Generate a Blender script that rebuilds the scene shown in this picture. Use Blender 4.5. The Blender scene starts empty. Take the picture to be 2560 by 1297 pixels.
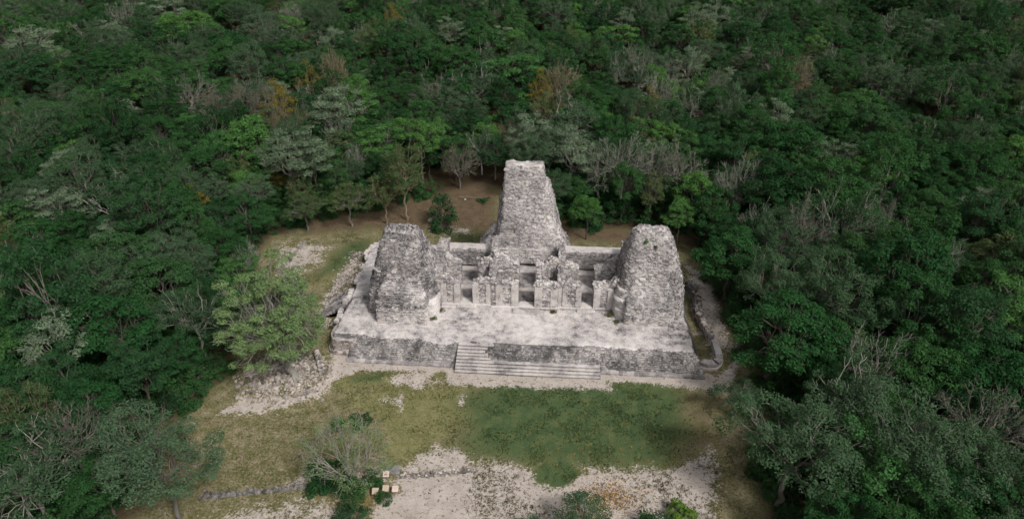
import bpy, math, random
import numpy as np
from mathutils import Vector

# ------------------------------------------------------------------ camera, sky, sun, exposure
sc = bpy.context.scene
COL = sc.collection
FPX, PITCH, YAW = 1800.0, math.radians(33.0), math.radians(4.0)
CAM = np.array([3.3326, -71.9272, 64.0])
_fw = np.array([-math.sin(YAW)*math.cos(PITCH), math.cos(YAW)*math.cos(PITCH), -math.sin(PITCH)])
_rt = np.array([math.cos(YAW), math.sin(YAW), 0.0])
_up = np.cross(_rt, _fw)
cam_d = bpy.data.cameras.new('camera')
cam_d.sensor_fit = 'HORIZONTAL'; cam_d.sensor_width = 36.0
cam_d.lens = 36.0*FPX/2560.0
cam_d.clip_start = 0.5; cam_d.clip_end = 4000
cam = bpy.data.objects.new('camera', cam_d); COL.objects.link(cam)
cam.location = CAM
cam.rotation_euler = (math.pi/2 - PITCH, 0, YAW)
sc.camera = cam

SUN_EL, SUN_AZ = 50.0, 135.0     # azimuth clockwise from +Y: a veiled sun over the camera's right shoulder
w = bpy.data.worlds.new('World'); sc.world = w; w.use_nodes = True
nt = w.node_tree; nt.nodes.clear()
sky = nt.nodes.new('ShaderNodeTexSky'); sky.sky_type = 'NISHITA'; sky.sun_disc = False
sky.sun_elevation = math.radians(SUN_EL); sky.sun_rotation = math.radians(SUN_AZ)
sky.air_density = 1.0; sky.dust_density = 4.0; sky.ozone_density = 1.0
hs = nt.nodes.new('ShaderNodeHueSaturation'); hs.inputs['Saturation'].default_value = 0.22   # overcast: a grey sky
bg = nt.nodes.new('ShaderNodeBackground'); bg.inputs['Strength'].default_value = 0.055
wo = nt.nodes.new('ShaderNodeOutputWorld')
nt.links.new(sky.outputs[0], hs.inputs['Color']); nt.links.new(hs.outputs[0], bg.inputs['Color']); nt.links.new(bg.outputs[0], wo.inputs[0])
sd = bpy.data.lights.new('sun', 'SUN'); sd.energy = 1.5; sd.angle = math.radians(11); sd.color = (1.0, 0.975, 0.94)
sun = bpy.data.objects.new('sun', sd); COL.objects.link(sun)
_e, _a = math.radians(SUN_EL), math.radians(SUN_AZ)
sdir = Vector((math.sin(_a)*math.cos(_e), math.cos(_a)*math.cos(_e), math.sin(_e)))
sun.rotation_euler = (-sdir).to_track_quat('-Z', 'Y').to_euler(); sun.location = (60, -60, 120)
sc.view_settings.view_transform = 'Standard'; sc.view_settings.look = 'None'
sc.view_settings.gamma = 1.0; sc.view_settings.use_curve_mapping = False
sc.view_settings.exposure = 0.92
sc.render.engine = 'CYCLES'
cy = sc.cycles
cy.max_bounces = 4; cy.diffuse_bounces = 2; cy.glossy_bounces = 1; cy.transmission_bounces = 2; cy.transparent_max_bounces = 4
cy.use_denoising = True; cy.use_adaptive_sampling = True; cy.adaptive_threshold = 0.03; cy.adaptive_min_samples = 16; cy.caustics_reflective = False; cy.caustics_refractive = False

# ------------------------------------------------------------------ helpers
rng = np.random.default_rng(7)
random.seed(7)

def at(px, py, z=0.0):
    """the point at height z that stands under photo pixel (px, py)"""
    d = ((px-1280)*_rt - (py-648.5)*_up + FPX*_fw)/FPX
    return CAM + d*((z-CAM[2])/d[2])
def to_px(P):
    P = np.atleast_2d(P) - CAM
    zc = P@_fw
    return np.stack([1280+FPX*(P@_rt)/zc, 648.5-FPX*(P@_up)/zc, zc], 1)

def _hash(ix, iy, iz, seed):
    h = (ix.astype(np.int64)*374761393 + iy.astype(np.int64)*668265263 + iz.astype(np.int64)*2147483647 + seed*974634777) & 0xffffffff
    h = ((h ^ (h >> 13))*1274126177) & 0xffffffff
    h = ((h ^ (h >> 16))*2246822519) & 0xffffffff
    return ((h ^ (h >> 15)) & 0xffff)/65535.0
def vnoise(P, seed=0):
    P = np.asarray(P, float); i = np.floor(P).astype(np.int64); f = P-i; f = f*f*(3-2*f)
    r = 0
    for dx in (0, 1):
        for dy in (0, 1):
            for dz in (0, 1):
                wgt = (f[..., 0] if dx else 1-f[..., 0])*(f[..., 1] if dy else 1-f[..., 1])*(f[..., 2] if dz else 1-f[..., 2])
                r = r + wgt*_hash(i[..., 0]+dx, i[..., 1]+dy, i[..., 2]+dz, seed)
    return r
def fbm(P, scale=1.0, octv=4, seed=0):
    P = np.asarray(P, float)*scale; a, t, s = 1.0, 0.0, 0.0
    for k in range(octv):
        t = t + a*(vnoise(P*(2**k), seed+k*17)-0.5)*2; s += a; a *= 0.5
    return t/s
def fbm2(x, y, scale=1.0, octv=4, seed=0):
    return fbm(np.stack([x, y, np.zeros_like(x)], -1), scale, octv, seed)

def mesh_from(name, V, F, mats, midx=None, smooth=False):
    """V (n,3) array, F list of int arrays of shape (k,3) / (k,4)"""
    me = bpy.data.meshes.new(name)
    V = np.asarray(V, np.float32)
    F = [np.asarray(f, np.int32) for f in F if len(f)]
    nl = sum(f.size for f in F); nf = sum(len(f) for f in F)
    me.vertices.add(len(V)); me.vertices.foreach_set('co', V.ravel())
    me.loops.add(nl); me.loops.foreach_set('vertex_index', np.concatenate([f.ravel() for f in F]))
    me.polygons.add(nf)
    tot = np.concatenate([np.full(len(f), f.shape[1], np.int32) for f in F])
    me.polygons.foreach_set('loop_start', np.concatenate([[0], np.cumsum(tot)[:-1]]).astype(np.int32))
    me.polygons.foreach_set('loop_total', tot)
    if midx is not None: me.polygons.foreach_set('material_index', np.asarray(midx, np.int32))
    me.polygons.foreach_set('use_smooth', np.full(nf, bool(smooth)))
    for m in (mats if isinstance(mats, (list, tuple)) else [mats]): me.materials.append(m)
    me.update(calc_edges=True); me.validate()
    return me

class MB:
    """collects shapes that end up as ONE mesh object"""
    def __init__(s): s.V = []; s.Q = []; s.T = []; s.n = 0
    def add(s, V, Q=None, T=None):
        V = np.asarray(V, float).reshape(-1, 3)
        if Q is not None and len(Q): s.Q.append(np.asarray(Q, np.int64)+s.n)
        if T is not None and len(T): s.T.append(np.asarray(T, np.int64)+s.n)
        s.V.append(V); s.n += len(V)
    def build(s, name, mat, parent=None, origin=None, smooth=False):
        V = np.concatenate(s.V)
        F = ([np.concatenate(s.Q)] if s.Q else []) + ([np.concatenate(s.T)] if s.T else [])
        po = np.array(parent['_o']) if parent is not None else np.zeros(3)
        o_ = po if origin is None else np.array(origin, float)
        ob = bpy.data.objects.new(name, mesh_from(name, V-o_, F, mat, smooth=smooth))
        COL.objects.link(ob)
        if parent is not None: ob.parent = parent
        ob.location = o_-po
        ob['_o'] = [float(v) for v in o_]
        return ob
def tag(o, label=None, cat=None, group=None, kind=None):
    if label: o['label'] = label
    if cat: o['category'] = cat
    if group: o['group'] = group
    if kind: o['kind'] = kind
    return o
def empty(name, loc, rz=0.0):
    o = bpy.data.objects.new(name, None); COL.objects.link(o); o.location = loc; o.rotation_euler = (0, 0, rz)
    o.empty_display_size = 0.5
    o['_o'] = [float(v) for v in loc]
    return o
def link_mesh(name, me, parent=None, loc=(0, 0, 0)):
    o = bpy.data.objects.new(name, me); COL.objects.link(o)
    if parent is not None: o.parent = parent
    o.location = loc
    return o

BOXQ = np.array([[0, 1, 3, 2], [4, 6, 7, 5], [0, 4, 5, 1], [2, 3, 7, 6], [0, 2, 6, 4], [1, 5, 7, 3]])
def box(mb, x0, x1, y0, y1, z0, z1):
    V = [(x, y, z) for x in (x0, x1) for y in (y0, y1) for z in (z0, z1)]
    mb.add(V, BOXQ[:, ::-1])
def stones(mb, C, T, N, L, H, D, jit=0.16, taper=0.80, r=rng):
    """many little blocks: centre C on the face, T along the course, N outward; L, H, D = length, height, how far proud"""
    n = len(C)
    if n == 0: return
    U = np.cross(N, T); U /= np.linalg.norm(U, axis=1, keepdims=True)+1e-9
    flip = np.where(U[:, 2:3] < 0, -1, 1); U = U*flip
    V = np.zeros((n, 8, 3)); k = 0
    for s in (-1, 1):
        for u in (-1, 1):
            for d in (0, 1):
                tp = taper if d else 1.0
                j = 1+r.uniform(-jit, jit, (n, 3))
                V[:, k] = C + T*(s*L*0.5*tp*j[:, 0])[:, None] + U*(u*H*0.5*tp*j[:, 1])[:, None] + N*((D*j[:, 2]) if d else -0.10*np.ones(n))[:, None]
                k += 1
    # index k = s*4+u*2+d
    q = np.array([[1, 3, 7, 5], [0, 1, 5, 4], [2, 6, 7, 3], [0, 2, 3, 1], [4, 5, 7, 6]])
    # keep the winding outward whatever the handedness of T,U,N
    hand = np.einsum('ij,ij->i', np.cross(T, U), N) > 0
    Q = (q[None]+8*np.arange(n)[:, None, None])
    Q = np.where(hand[:, None, None], Q[:, :, ::-1], Q)
    mb.add(V.reshape(-1, 3), Q.reshape(-1, 4))

# ------------------------------------------------------------------ materials
class NT:
    def __init__(s, name):
        s.m = bpy.data.materials.new(name); s.m.use_nodes = True; s.t = s.m.node_tree; s.t.nodes.clear()
        s.out = s.t.nodes.new('ShaderNodeOutputMaterial')
    def n(s, typ, ins=None, **attr):
        nd = s.t.nodes.new(typ)
        for k, v in attr.items(): setattr(nd, k, v)
        for k, v in (ins or {}).items(): s.set(nd.inputs[k], v)
        return nd
    def set(s, sock, v):
        if isinstance(v, bpy.types.NodeSocket): s.t.links.new(v, sock)
        elif isinstance(v, tuple) and len(v) == 3 and sock.type == 'RGBA': sock.default_value = (*v, 1)
        else: sock.default_value = v
    def math(s, op, a, b=0.0, c=0.0, clamp=False):
        nd = s.t.nodes.new('ShaderNodeMath'); nd.operation = op; nd.use_clamp = clamp
        s.set(nd.inputs[0], a); s.set(nd.inputs[1], b); s.set(nd.inputs[2], c)
        return nd.outputs[0]
    def noise(s, vec, scale, detail=4.0, rough=0.55, out='Fac', dist=0.0):
        nd = s.n('ShaderNodeTexNoise', {'Scale': scale, 'Detail': detail, 'Roughness': rough, 'Distortion': dist})
        s.t.links.new(vec, nd.inputs['Vector']); return nd.outputs[out]
    def ramp(s, fac, stops, interp='LINEAR'):
        nd = s.t.nodes.new('ShaderNodeValToRGB'); nd.color_ramp.interpolation = interp
        el = nd.color_ramp.elements
        while len(el) < len(stops): el.new(0.5)
        for e, (p, c) in zip(el, stops): e.position = p; e.color = (*c, 1)
        s.set(nd.inputs[0], fac); return nd.outputs[0]
    def mix(s, fac, a, b, mode='MIX'):
        nd = s.t.nodes.new('ShaderNodeMix'); nd.data_type = 'RGBA'; nd.blend_type = mode
        s.set(nd.inputs[0], fac); s.set(nd.inputs[6], a); s.set(nd.inputs[7], b)
        return nd.outputs[2]
    def sstep(s, lo, hi, v):
        nd = s.t.nodes.new('ShaderNodeMapRange'); nd.interpolation_type = 'SMOOTHSTEP'
        s.set(nd.inputs[0], v); s.set(nd.inputs[1], lo); s.set(nd.inputs[2], hi); return nd.outputs[0]
    def bsdf(s, col, rough=0.9, bump=None, spec=0.2):
        b = s.n('ShaderNodeBsdfPrincipled', {'Roughness': rough, 'Specular IOR Level': spec})
        s.set(b.inputs['Base Color'], col)
        if bump is not None: s.t.links.new(bump, b.inputs['Normal'])
        s.t.links.new(b.outputs[0], s.out.inputs[0]); return s.m
    def bump(s, h, strength=0.5, dist=0.05):
        nd = s.n('ShaderNodeBump', {'Strength': strength, 'Distance': dist}); s.t.links.new(h, nd.inputs['Height']); return nd.outputs[0]

def stone_mat(name, bias=0.0, dark=(0.085, 0.080, 0.080), mid=(0.27, 0.25, 0.245), light=(0.52, 0.475, 0.455), pale=(0.66, 0.62, 0.60),
              isl=0.30, blot=0.5, fine=0.4, warm=0.0):
    k = NT(name)
    g = k.n('ShaderNodeNewGeometry'); p = g.outputs['Position']
    big = k.noise(p, 0.22, 3, 0.5)
    med = k.noise(p, 1.1, 6, 0.62)
    fin = k.noise(p, 5.5, 5, 0.65)
    r = g.outputs['Random Per Island']
    v = k.math('MULTIPLY_ADD', k.math('SUBTRACT', big, 0.5), blot*1.6, 0.5+bias)
    v = k.math('MULTIPLY_ADD', k.math('SUBTRACT', med, 0.5), fine*2.0, v)
    v = k.math('MULTIPLY_ADD', k.math('SUBTRACT', fin, 0.5), fine*1.7, v)
    mp = k.n('ShaderNodeVectorMath', operation='MULTIPLY'); k.t.links.new(p, mp.inputs[0]); mp.inputs[1].default_value = (1.0, 1.0, 0.22)
    v = k.math('MULTIPLY_ADD', k.math('SUBTRACT', k.noise(mp.outputs[0], 0.8, 4, 0.6), 0.5), blot*1.1, v)
    v = k.math('MULTIPLY_ADD', k.math('SUBTRACT', r, 0.5), isl*1.5, v)
    c = k.ramp(v, [(0.10, dark), (0.38, mid), (0.62, light), (0.92, pale)])
    # warm lime stains
    st = k.sstep(0.55, 0.75, k.noise(p, 0.55, 4, 0.6))
    c = k.mix(k.math('MULTIPLY', st, 0.22+warm), c, (0.50, 0.40, 0.29), 'MIX')
    hb = k.math('ADD', k.math('MULTIPLY', med, 0.5), fin)
    return k.bsdf(c, 0.95, k.bump(hb, 0.55, 0.12), 0.1)
M = {}
M['stone'] = stone_mat('weathered_limestone', -0.07, dark=(0.11, 0.104, 0.103), isl=0.24, fine=0.34, light=(0.46, 0.42, 0.405), pale=(0.60, 0.565, 0.545))
M['stone_dark'] = stone_mat('lichen_and_shade_limestone', -0.20, dark=(0.095, 0.09, 0.09), isl=0.24, blot=0.8, fine=0.34, light=(0.42, 0.385, 0.37))  # lichen on the left tower; also colours in the back wall's recess shade
M['stone_pale'] = stone_mat('pale_limestone', 0.09, blot=0.35, isl=0.32, fine=0.34, warm=0.05)
M['tread'] = stone_mat('worn_step_stone', 0.02, blot=0.4, isl=0.10, fine=0.3)
M['plaster'] = stone_mat('pale_dressed_stone', 0.10, blot=0.45, isl=0.2, fine=0.5)
M['stone_cream'] = stone_mat('cream_lime_plaster', 0.20, blot=0.3, isl=0.16, fine=0.35, warm=0.25)
M['floor'] = stone_mat('worn_plaster_floor', 0.05, mid=(0.33, 0.305, 0.30), blot=0.7, fine=0.6, isl=0.0)
M['room_floor'] = stone_mat('grey_plaster_floor', -0.10, blot=0.6, fine=0.5, isl=0.0)  # room floors set greyer and darker than the terrace floor
M['kerb'] = stone_mat('dark_kerb_stone', -0.05, dark=(0.05, 0.046, 0.042), mid=(0.13, 0.12, 0.11), light=(0.22, 0.20, 0.185), pale=(0.36, 0.33, 0.31))
M['stone_mid'] = stone_mat('grey_rubble_panel', -0.16, isl=0.25, fine=0.4)
M['facing'] = stone_mat('grey_facing_stone', -0.10, dark=(0.085, 0.08, 0.08), mid=(0.20, 0.187, 0.184), light=(0.34, 0.315, 0.305), pale=(0.50, 0.47, 0.455), isl=0.36, blot=0.8, fine=0.34)
M['facing_core'] = stone_mat('grey_rubble_core', -0.16, dark=(0.07, 0.066, 0.064), mid=(0.16, 0.15, 0.146), light=(0.30, 0.275, 0.265), pale=(0.46, 0.43, 0.41), isl=0.0, blot=0.8, fine=0.4)
M['panel_stone'] = stone_mat('pale_panel_rubble', 0.05, blot=0.5, isl=0.36, fine=0.4)
M['core'] = stone_mat('rubble_core', -0.12)
M['rubble'] = stone_mat('rubble_stone', -0.05, isl=0.4, warm=0.12, dark=(0.09, 0.075, 0.065), mid=(0.25, 0.215, 0.19), light=(0.43, 0.375, 0.335), pale=(0.58, 0.53, 0.49))

def bark_mat(name, a, b):
    k = NT(name)
    g = k.n('ShaderNodeNewGeometry'); oi = k.n('ShaderNodeObjectInfo')
    c = k.mix(k.noise(g.outputs['Position'], 1.5, 4, 0.6), a, b)
    c = k.mix(k.math('MULTIPLY', oi.outputs['Random'], 0.5), c, k.mix(0.5, a, (0.10, 0.09, 0.08)))
    return k.bsdf(c, 0.9)
M['bark_pale'] = bark_mat('pale_bark', (0.11, 0.10, 0.082), (0.25, 0.23, 0.195))
M['bark_white'] = bark_mat('bleached_bark', (0.20, 0.187, 0.16), (0.38, 0.355, 0.31))
M['bark'] = bark_mat('grey_bark', (0.055, 0.048, 0.038), (0.13, 0.115, 0.092))
M['bark_tan'] = bark_mat('tan_bark', (0.16, 0.12, 0.075), (0.31, 0.25, 0.17))

def leaf_mat(name, cols, trans=0.28, var=0.55, isl=0.5):
    """cols: colours of single trees of the kind, one picked by the tree's own random number"""
    k = NT(name)
    g = k.n('ShaderNodeNewGeometry'); oi = k.n('ShaderNodeObjectInfo')
    n = len(cols)
    c = k.ramp(oi.outputs['Random'], [(i/max(1, n-1), cc) for i, cc in enumerate(cols)])
    r = g.outputs['Random Per Island']
    nz = k.noise(g.outputs['Position'], 0.9, 3, 0.6)
    f = k.math('MULTIPLY_ADD', k.math('SUBTRACT', r, 0.5), isl, 1.0)
    f = k.math('MULTIPLY_ADD', k.math('SUBTRACT', nz, 0.5), var*2, f)
    rgb = k.n('ShaderNodeCombineColor', {'Red': f, 'Green': f, 'Blue': f}).outputs[0]
    c = k.mix(1.0, c, rgb, 'MULTIPLY')
    d = k.n('ShaderNodeBsdfPrincipled', {'Roughness': 0.6, 'Specular IOR Level': 0.04}); k.set(d.inputs['Base Color'], c)
    t = k.n('ShaderNodeBsdfTranslucent'); k.set(t.inputs['Color'], k.mix(0.35, c, (0.10, 0.16, 0.02)))
    mx = k.n('ShaderNodeMixShader', {0: trans}); k.t.links.new(d.outputs[0], mx.inputs[1]); k.t.links.new(t.outputs[0], mx.inputs[2])
    k.t.links.new(mx.outputs[0], k.out.inputs[0]); return k.m
M['leaf_dark'] = leaf_mat('dark_green_leaves', [(0.019, 0.057, 0.021), (0.028, 0.083, 0.026), (0.044, 0.117, 0.035), (0.024, 0.083, 0.026), (0.032, 0.077, 0.033), (0.052, 0.130, 0.038)])
M['leaf_grey'] = leaf_mat('grey_green_leaves', [(0.044, 0.088, 0.042), (0.064, 0.116, 0.058), (0.046, 0.097, 0.041), (0.078, 0.134, 0.072)])
M['leaf_sage'] = leaf_mat('pale_sage_leaves', [(0.119, 0.170, 0.099), (0.155, 0.210, 0.130)])
M['leaf_olive'] = leaf_mat('olive_leaves', [(0.078, 0.115, 0.041), (0.095, 0.133, 0.051), (0.065, 0.106, 0.042)])
M['leaf_bright'] = leaf_mat('bright_green_leaves', [(0.063, 0.158, 0.039), (0.085, 0.194, 0.048), (0.054, 0.147, 0.045)])
M['leaf_yellow'] = leaf_mat('yellowing_leaves', [(0.176, 0.152, 0.024), (0.152, 0.120, 0.028), (0.120, 0.120, 0.028)])
M['leaf_tan'] = leaf_mat('dry_tan_leaves', [(0.140, 0.135, 0.060), (0.115, 0.110, 0.050), (0.100, 0.120, 0.050)])

def flat_mat(name, a, b, scale=6.0, rough=0.85):
    k = NT(name); g = k.n('ShaderNodeNewGeometry')
    c = k.mix(k.noise(g.outputs['Position'], scale, 4, 0.6), a, b)
    c = k.mix(k.math('MULTIPLY', g.outputs['Random Per Island'], 0.4), c, b)
    return k.bsdf(c, rough)

# ------------------------------------------------------------------ ground: one sheet to the horizon
def poly_mask(x, y, pts, soft):
    """1 inside the polygon, fading over `soft` metres to both sides"""
    pts = np.asarray(pts, float)[:, :2]
    ins = np.zeros(x.shape, bool); dmin = np.full(x.shape, 1e9)
    for (ax, ay), (bx, by) in zip(pts, np.roll(pts, -1, 0)):
        cnd = ((ay > y) != (by > y))
        with np.errstate(divide='ignore', invalid='ignore'):
            ins ^= cnd & (x < (bx-ax)*(y-ay)/(by-ay+1e-12)+ax)
        t = np.clip(((x-ax)*(bx-ax)+(y-ay)*(by-ay))/((bx-ax)**2+(by-ay)**2+1e-9), 0, 1)
        dmin = np.minimum(dmin, np.hypot(x-ax-t*(bx-ax), y-ay-t*(by-ay)))
    sdv = np.where(ins, dmin, -dmin)
    return np.clip(sdv/soft*0.5+0.5, 0, 1)
def G(*px): return [at(a, b)[:2] for a, b in px]

CLEAR = np.array([(-40, -60), (-40, -22), (-42, -14), (-39, -4), (-38.5, 6), (-42, 16), (-46, 24), (-45, 31), (-39, 36), (-30, 42), (-20, 47),
                  (-11, 53), (-6, 50), (-2, 41), (6, 37), (16, 37), (24, 36), (28, 29.5), (27.6, 20), (27.6, 10), (30, 2), (30, -6), (28, -13), (27, -24), (26, -60)], float)

def axis(lo, hi, step, far):
    core = np.arange(lo, hi+1e-6, step); s, v, out = step, hi, []
    while v < far[1]: s *= 1.25; v += s; out.append(v)
    s, v, pre = step, lo, []
    while v > far[0]: s *= 1.25; v -= s; pre.append(v)
    return np.array(pre[::-1]+list(core)+out)
gx = axis(-50, 36, 0.34, (-1500, 1500)); gy = axis(-34, 58, 0.34, (-700, 2500))
X, Y = np.meshgrid(gx, gy)
Zg = 0.10*fbm2(X, Y, 0.12, 3, 5)+0.03*fbm2(X, Y, 0.9, 2, 9)
mound_c = at(705, 945)[:2]
dm = np.hypot((X-mound_c[0])/6.4, (Y-mound_c[1])/6.0)
Zg += 0.9*np.clip(1.15-dm, 0, 1)**0.8*(1+0.25*fbm2(X, Y, 0.8, 3, 3))
bl = poly_mask(X, Y, [(-31.5, 11), (-26, 8), (-26, 26), (-27.5, 25)], 2.0)     # rubble talus along the platform's back left
Zg += 1.7*bl*np.clip((X+31)/5, 0, 1)
back = np.clip((Y-30)/26, 0, 1); Zg += 0.0*back
def ground_z(x, y):
    i = np.clip(np.searchsorted(gx, x)-1, 0, len(gx)-2); j = np.clip(np.searchsorted(gy, y)-1, 0, len(gy)-2)
    return float(Zg[j, i])
inside = poly_mask(X, Y, CLEAR, 3.0)
def U(*ms):
    r = np.zeros_like(X)
    for m in ms: r = np.maximum(r, m)
    return r
# surface types, their borders wandering
XW = X+1.5*fbm2(X, Y, 0.30, 4, 201); YW = Y+1.3*fbm2(X, Y, 0.30, 4, 207)
sand = U(poly_mask(X, Y, [(-24.5, 0.6), (-24.5, -1.2), (-9.9, -1.3), (-9.9, -2.5), (10.6, -2.2), (10.6, -1.4), (24.5, -1.6), (24.5, 0.6)], 0.7)*1.3,
         poly_mask(X, Y, G((835, 868), (905, 905), (1125, 905), (1135, 942), (1512, 955), (1520, 925), (1640, 940), (1775, 958), (1850, 890), (1835, 960), (1770, 978), (1640, 958), (1535, 940), (1528, 975), (1120, 962), (1110, 925), (900, 928), (838, 950), (800, 992), (700, 1025), (620, 1035), (540, 1035), (600, 1005), (700, 1008), (800, 965), (828, 920)), 1.0),
         poly_mask(XW, YW, G((1000, 1170), (1100, 1110), (1150, 1120), (1170, 1150), (1290, 1165), (1450, 1165), (1560, 1175), (1700, 1165), (1790, 1120), (1800, 1297), (1790, 1400), (900, 1400), (930, 1260), (985, 1230)), 1.6)*1.0,
         poly_mask(XW, YW, G((490, 1290), (640, 1250), (780, 1240), (900, 1240), (900, 1420), (440, 1420)), 1.6)*0.62,
         poly_mask(XW, YW, G((720, 1185), (800, 1165), (960, 1185), (960, 1205), (700, 1215)), 1.5)*0.75,
         poly_mask(XW, YW, G((975, 930), (1070, 915), (1110, 945), (1050, 985), (985, 965)), 1.6)*0.72,
         poly_mask(XW, YW, G((930, 1000), (1010, 985), (1000, 1030), (930, 1015)), 1.2)*0.65,
         poly_mask(XW, YW, G((1150, 985), (1185, 1000), (1170, 1040), (1150, 1030)), 1.0)*0.6,
         poly_mask(XW, YW, G((690, 610), (760, 600), (830, 610), (800, 660), (740, 700), (690, 690)), 2.0)*0.68,
         poly_mask(XW, YW, G((800, 750), (880, 640), (905, 650), (870, 720), (800, 800)), 1.5)*0.8,
         poly_mask(XW, YW, G((1080, 565), (1180, 570), (1200, 590), (1090, 590)), 1.5)*0.6,
         poly_mask(XW, YW, G((1700, 660), (1780, 680), (1800, 760), (1850, 880), (1770, 900), (1720, 760)), 2.0)*0.72,
         poly_mask(XW, YW, G((585, 980), (640, 900), (760, 860), (835, 900), (800, 985), (680, 1010)), 1.0)*0.5)
lawn = U(poly_mask(XW, YW, G((1160, 1010), (1260, 940), (1520, 950), (1530, 935), (1680, 958), (1720, 1000), (1700, 1100), (1660, 1165), (1450, 1165), (1180, 1140)), 5.0),
         poly_mask(XW, YW, G((1335, 1170), (1400, 1140), (1445, 1180), (1420, 1210), (1340, 1205)), 0.8),
         poly_mask(XW, YW, G((905, 930), (980, 925), (960, 950), (890, 950)), 1.5)*0.8,
         poly_mask(XW, YW, G((830, 620), (930, 590), (940, 610), (850, 680), (780, 690)), 2.5)*0.75,
         poly_mask(XW, YW, G((1100, 585), (1180, 575), (1230, 590), (1180, 610), (1100, 605)), 2.0)*0.6)
yel = U(poly_mask(XW, YW, G((850, 990), (980, 965), (1160, 960), (1160, 1060), (1060, 1130), (960, 1165), (960, 1080)), 2.5),
        poly_mask(XW, YW, G((840, 930), (1110, 930), (1110, 960), (850, 980)), 2.0)*0.8,
        poly_mask(XW, YW, G((1310, 1130), (1380, 1125), (1380, 1160), (1320, 1160)), 1.2),
        poly_mask(XW, YW, G((740, 700), (940, 590), (920, 640), (800, 740)), 3.0)*0.6)
brown = U(1-inside,
          poly_mask(XW, YW, G((1690, 950), (1800, 960), (1810, 1080), (1790, 1130), (1700, 1170), (1650, 1170), (1700, 1080)), 5.0)*0.62,
          poly_mask(XW, YW, G((760, 585), (930, 570), (1240, 575), (1240, 430), (1000, 430), (760, 560)), 3.0)*0.95,
          poly_mask(XW, YW, G((1400, 560), (1740, 590), (1740, 640), (1700, 620), (1400, 600)), 3.0)*0.9)
sand = sand*(1-poly_mask(XW, YW, G((1335, 1170), (1400, 1140), (1445, 1180), (1420, 1210), (1340, 1205)), 1.0))*(1-poly_mask(XW, YW, G((1310, 1130), (1380, 1125), (1380, 1160), (1320, 1160)), 1.0))
nx, ny = len(gx), len(gy)
Vg = np.stack([X, Y, Zg], -1).reshape(-1, 3)
ii = np.arange(nx*ny).reshape(ny, nx)
Qg = np.stack([ii[:-1, :-1], ii[:-1, 1:], ii[1:, 1:], ii[1:, :-1]], -1).reshape(-1, 4)

k = NT('clearing_ground')
g = k.n('ShaderNodeNewGeometry'); p = g.outputs['Position']
def attr(nm): return k.n('ShaderNodeAttribute', attribute_name=nm).outputs['Fac']
n_big = k.noise(p, 0.12, 3, 0.5); n_med = k.noise(p, 0.7, 5, 0.6); n_fin = k.noise(p, 3.5, 5, 0.68); n_gr = k.noise(p, 11.0, 3, 0.7)
brk = k.math('ADD', k.math('MULTIPLY', k.math('SUBTRACT', n_med, 0.5), 1.0), k.math('MULTIPLY', k.math('SUBTRACT', n_fin, 0.5), 1.4))
def msk(nm, lo=0.38, hi=0.62, gain=1.0): return k.sstep(lo, hi, k.math('ADD', attr(nm), k.math('MULTIPLY', brk, gain)))
dry = k.ramp(k.math('ADD', k.math('MULTIPLY', n_fin, 0.6), k.math('MULTIPLY', n_med, 0.4)), [(0.30, (0.052, 0.066, 0.022)), (0.45, (0.118, 0.116, 0.048)), (0.55, (0.22, 0.185, 0.115)), (0.68, (0.36, 0.31, 0.235))])
yelc = k.ramp(k.math('ADD', k.math('MULTIPLY', n_fin, 0.55), k.math('MULTIPLY', n_med, 0.45)), [(0.32, (0.080, 0.092, 0.034)), (0.50, (0.165, 0.160, 0.070)), (0.66, (0.26, 0.235, 0.12))])
grn = k.ramp(k.math('ADD', k.math('MULTIPLY', n_fin, 0.4), k.math('MULTIPLY', n_med, 0.6)), [(0.30, (0.038, 0.064, 0.030)), (0.48, (0.060, 0.094, 0.040)), (0.60, (0.098, 0.118, 0.050)), (0.72, (0.16, 0.125, 0.058))])
snd = k.ramp(k.math('ADD', k.math('MULTIPLY', n_gr, 0.35), k.math('ADD', k.math('MULTIPLY', n_med, 0.35), k.math('MULTIPLY', n_fin, 0.3))), [(0.28, (0.20, 0.165, 0.135)), (0.45, (0.37, 0.32, 0.28)), (0.62, (0.50, 0.445, 0.405))])
brn = k.ramp(k.math('ADD', k.math('MULTIPLY', n_gr, 0.3), k.math('ADD', k.math('MULTIPLY', n_fin, 0.4), k.math('MULTIPLY', n_med, 0.3))), [(0.30, (0.045, 0.031, 0.018)), (0.48, (0.105, 0.075, 0.046)), (0.62, (0.175, 0.132, 0.09)), (0.75, (0.28, 0.225, 0.165))])
c = k.mix(msk('yellow', 0.3, 0.7, 0.7), dry, yelc)
c = k.mix(msk('lawn', 0.3, 0.7, 0.8), c, grn)
c = k.mix(msk('litter', 0.3, 0.7, 0.7), c, brn)
c = k.mix(k.math('MULTIPLY', msk('deep', 0.4, 0.8, 0.5), 0.85), c, k.mix(n_fin, (0.020, 0.016, 0.009), (0.060, 0.044, 0.024)))  # shade in the gaps between trees put into the forest floor's colour
c = k.mix(msk('sandy', 0.40, 0.66, 1.1), c, snd)
spk = k.math('MULTIPLY', k.sstep(0.60, 0.68, k.noise(p, 2.4, 2, 0.5)), msk('sandy', 0.40, 0.66, 1.1))
c = k.mix(k.math('MULTIPLY', spk, 0.75), c, k.mix(n_fin, (0.10, 0.085, 0.035), (0.20, 0.13, 0.06)))
M['ground'] = k.bsdf(c, 0.95, k.bump(k.math('ADD', n_fin, k.math('MULTIPLY', n_gr, 0.5)), 0.5, 0.10), 0.05)
gme = mesh_from('ground', Vg, [Qg], M['ground'], smooth=True)
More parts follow.
